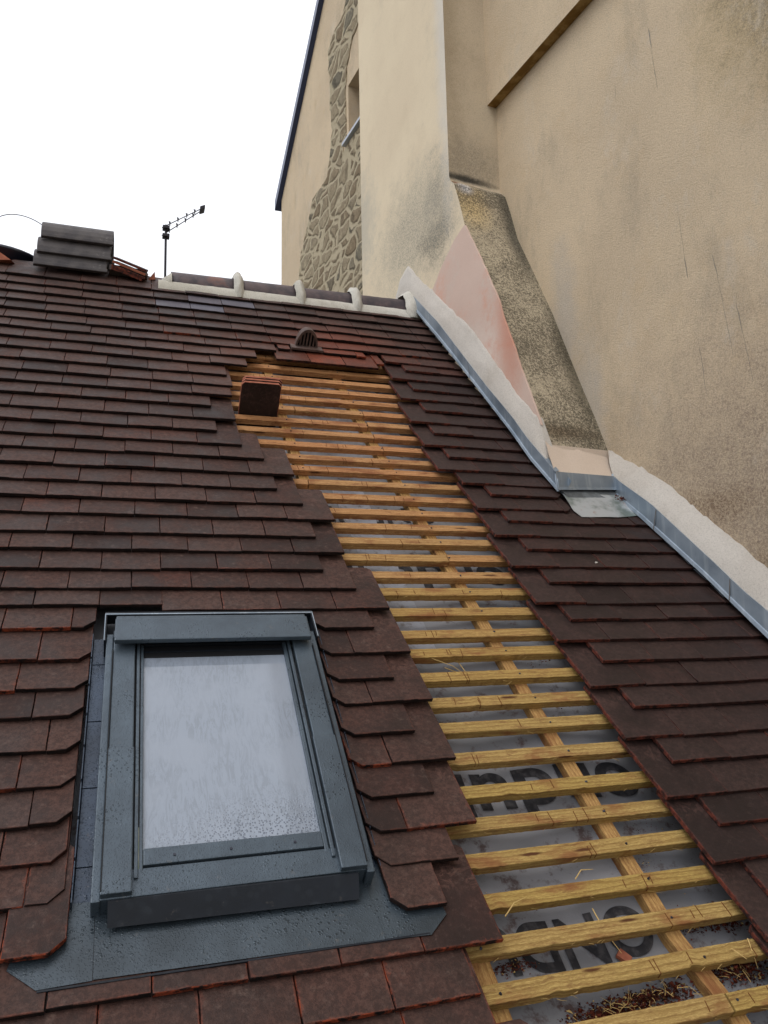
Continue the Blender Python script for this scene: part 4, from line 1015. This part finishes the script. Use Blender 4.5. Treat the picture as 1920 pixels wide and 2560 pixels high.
B = Buf(); B.add([(-.80, 3.99, 1.86), (-.60, 3.99, 1.885), (-.57, 4.12, 1.90), (-.80, 4.12, 1.90), (-.80, 4.0, 1.985), (-.70, 4.0, 1.955), (-.66, 4.12, 1.95), (-.8, 4.12, 1.99)], [(0, 1, 5, 4), (1, 2, 6, 5), (2, 3, 7, 6), (4, 5, 6, 7), (0, 4, 7, 3), (0, 3, 2, 1)])
fixn(B.obj('broken_ridge_tile', ['terra'], label='broken red clay ridge tile lying at the left end of the ridge', cat='ridge tile'))
# cable hoop
B = Buf(); cp = []
for i in range(41):
    a = math.radians(200-185*i/40); cp.append((-.575+.165*math.cos(a)*1.0, 4.10+.02*math.sin(a*2), 2.035+.152*math.sin(a)))
B.tube(cp, .0022, 6); fixn(B.obj('cable_loop', ['metal_dark'], label='thin dark cable arching against the sky above the black tub', cat='cable'))
# television aerial further back
an = thing('tv_antenna', 'small dark television aerial on a thin mast standing against the white sky', 'antenna', (.208, 6.0, 1.0))
B = Buf(); B.tube([(.214, 6, -1.2), (.212, 6, 2.6), (.206, 6, 3.29)], .0095, 10); fixn(B.obj('mast', ['aerial'], an))
for (a, b) in (((.175, 6, 3.262), (.485, 5.99, 3.475)), ((.175, 6, 3.195), (.47, 5.99, 3.445))):
    B = Buf(); B.tube([a, b], .0038, 8)
    for q in (.2, .4, .62, .82):
        p = Vector(a).lerp(Vector(b), q); B.tube([p+Vector((0, -.03, 0)), p+Vector((0, .03, 0))], .004, 6); B.tube([p+Vector((-.003, 0, 0)), p+Vector((-.008, 0, .022))], .004, 6)
    fixn(B.obj('boom', ['aerial'], an))
B = Buf(); B.bx(lambda a, b, c: Vector((.488+a, 5.99+b, 3.465+c+a*.5)), -.022, .018, -.04, .04, -.016, .016, 0, .004); fixn(B.obj('dipole_box', ['aerial'], an))
for z_ in (3.25, 3.18): B = Buf(); B.bx(W0, .18, .235, 5.97, 6.03, z_, z_+.025, 0, .004); fixn(B.obj('clamp', ['aerial'], an))

# debris on the underlay
B = Buf()
def crumbs(n, uc, sc, du, ds, r0=.0012, r1=.005, hp=.012, m=0):
    for _ in range(n):
        u = random.gauss(uc, du); s = random.gauss(sc, ds); q = math.exp(-(((u-uc)/du)**2+((s-sc)/ds)**2)/2)
        p = RP(u, s, sag(u, s)+random.random()*hp*q+.001); r = random.uniform(r0, r1)*random.random()**.4
        v = [p+Vector((random.uniform(-r, r), random.uniform(-r, r), random.uniform(-r*.4, r))) for _ in range(5)]
        B.add(v, [(0, 1, 2), (0, 2, 3), (1, 3, 2), (0, 3, 1), (2, 4, 3), (1, 4, 2)], m if random.random() < .93 else 1)
crumbs(1500, 1.03, .615, .07, .011, r1=.007, hp=.022); crumbs(1000, .93, .60, .04, .010, r1=.006); crumbs(1200, 1.28, .635, .05, .014, r1=.007, hp=.022); crumbs(1200, 1.30, .752, .045, .013, r1=.007, hp=.026); crumbs(300, 1.235, .748, .02, .008)
crumbs(320, .775, .718, .028, .006); crumbs(160, 1.2, .90, .03, .03, r1=.003); crumbs(140, 1.26, .99, .05, .04, r1=.003); crumbs(120, .83, .86, .03, .02, r1=.0025); crumbs(90, 1.3, 1.3, .06, .3, r1=.003); crumbs(60, .8, 1.9, .06, .3, r1=.0025); crumbs(200, 1.33, .52, .05, .02)
crumbs(120, 1.0, .5, .1, .02); crumbs(90, 1.19, .69, .02, .03, r1=.003); crumbs(200, 1.24, 1.44, .03, .012, r1=.004); crumbs(100, 1.23, 1.62, .03, .02)
B.obj('clay_crumbs', ['crumb', 'splinter'], kind='stuff', label='crumbled red clay and dust lying on the grey underlay between battens', cat='debris')
B = Buf()
def strawpiece(p0, p1, r, sagm=.004):
    m_ = (p0+p1)/2+Vector((random.uniform(-1, 1), random.uniform(-1, 1), random.uniform(-.3, 1)))*sagm
    B.tube([p0, p0.lerp(m_, .6), m_, m_.lerp(p1, .5), p1], [r, r, r*.9, r*.7, r*.3], 4)
for _ in range(330):
    k = random.randint(-1, 31); s = SB(k); u = random.uniform(.45+.25*(3.4-s)/2.9, 1.1+.3*(3.4-s)/2.9)
    e = random.random(); so2 = -.001 if e < .75 else .036
    p0 = RP(u, s+so2, random.uniform(.004, .024)); ln = random.uniform(.004, .02)*(1.6 if random.random() < .12 else 1)
    strawpiece(p0, p0+Vector((random.choice((-1, 1))*ln, -.3*ln+random.uniform(-.003, .003), -random.uniform(0, .5)*ln)), random.uniform(.0003, .0007), .002)
for (u, s, h, u2, s2, h2) in [(.86, 1.58, .02, .97, 1.545, -.02), (.90, 1.56, .0, .98, 1.54, -.025), (.95, 1.585, .0, .99, 1.53, -.02), (1.0, .80, .0, 1.02, .70, -.005), (.98, .86, .02, 1.03, .872, .03), (.92, .58, .02, .925, .53, -.01), (1.26, .66, .02, 1.26, .62, .05), (1.31, .67, .03, 1.315, .62, .0), (.78, .80, .02, .84, .83, .03)]:
    strawpiece(RP(u, s, h), RP(u2, s2, h2), .0013, .012)
for _ in range(38):
    u = random.gauss(1.0, .06); s = random.gauss(.612, .01); p = RP(u, s, sag(u, s)+.012+random.random()*.012); a = random.uniform(0, 6.28); l_ = random.uniform(.01, .035); strawpiece(p, p+Vector((math.cos(a), math.sin(a)*.7, math.sin(a)*.6))*l_, .0006, .004)
for _ in range(22):
    u = random.gauss(1.28, .05); s = random.gauss(.635, .014); p = RP(u, s, sag(u, s)+.012+random.random()*.012); a = random.uniform(0, 6.28); l_ = random.uniform(.01, .03); strawpiece(p, p+Vector((math.cos(a), math.sin(a)*.7, math.sin(a)*.6))*l_, .0006, .004)
B.obj('wood_splinters', ['splinter'], kind='stuff', label='pale wood splinters and fibres hanging from the rough batten edges', cat='splinters')
def shard(name, u, s, h, sx, sy, sz, rz, mat, label, cat):
    B = Buf(); c_, s__ = math.cos(rz), math.sin(rz)
    B.bx(lambda a, b, c: RP(u+a*c_-b*s__, s+a*s__+b*c_, h+c), -sx, sx*.9, -sy, sy, 0, sz, 0, min(sx, sy, sz)*.25)
    for i, v in enumerate(B.v): B.v[i] = (v[0]+noise.noise(Vector(v)*90)*.002, v[1]+noise.noise(Vector(v)*90+Vector((5, 0, 0)))*.002, v[2]+noise.noise(Vector(v)*90+Vector((0, 5, 0)))*.0015)
    fixn(B.obj(name, [mat], label=label, cat=cat))
shard('tile_shard', 1.035, .700, sag(1.035, .7)+.004, .016, .010, .011, -.9, 'terra', 'orange tile shard lying on the black printed letters between lower battens', 'tile shard')
shard('mortar_crumb', 1.62, 1.99, .066, .005, .004, .006, .3, 'mortar', 'tiny white mortar crumb on the dark tiles below the zinc apron', 'crumb')
shard('pebble', 1.268, .652, sag(1.268, .652)+.018, .010, .008, .012, .3, 'mortar_beige', 'rounded pale stone in the clay crumbs by the lower right counter batten', 'pebble')
# ================================================================ ground
gr = Buf(); gr.add([(-60, -60, -5.5), (60, -60, -5.5), (60, 90, -5.5), (-60, 90, -5.5)], [(0, 1, 2, 3)])
gr.obj('ground', ['ground'], kind='structure', origin=(0, 0, -5.5))
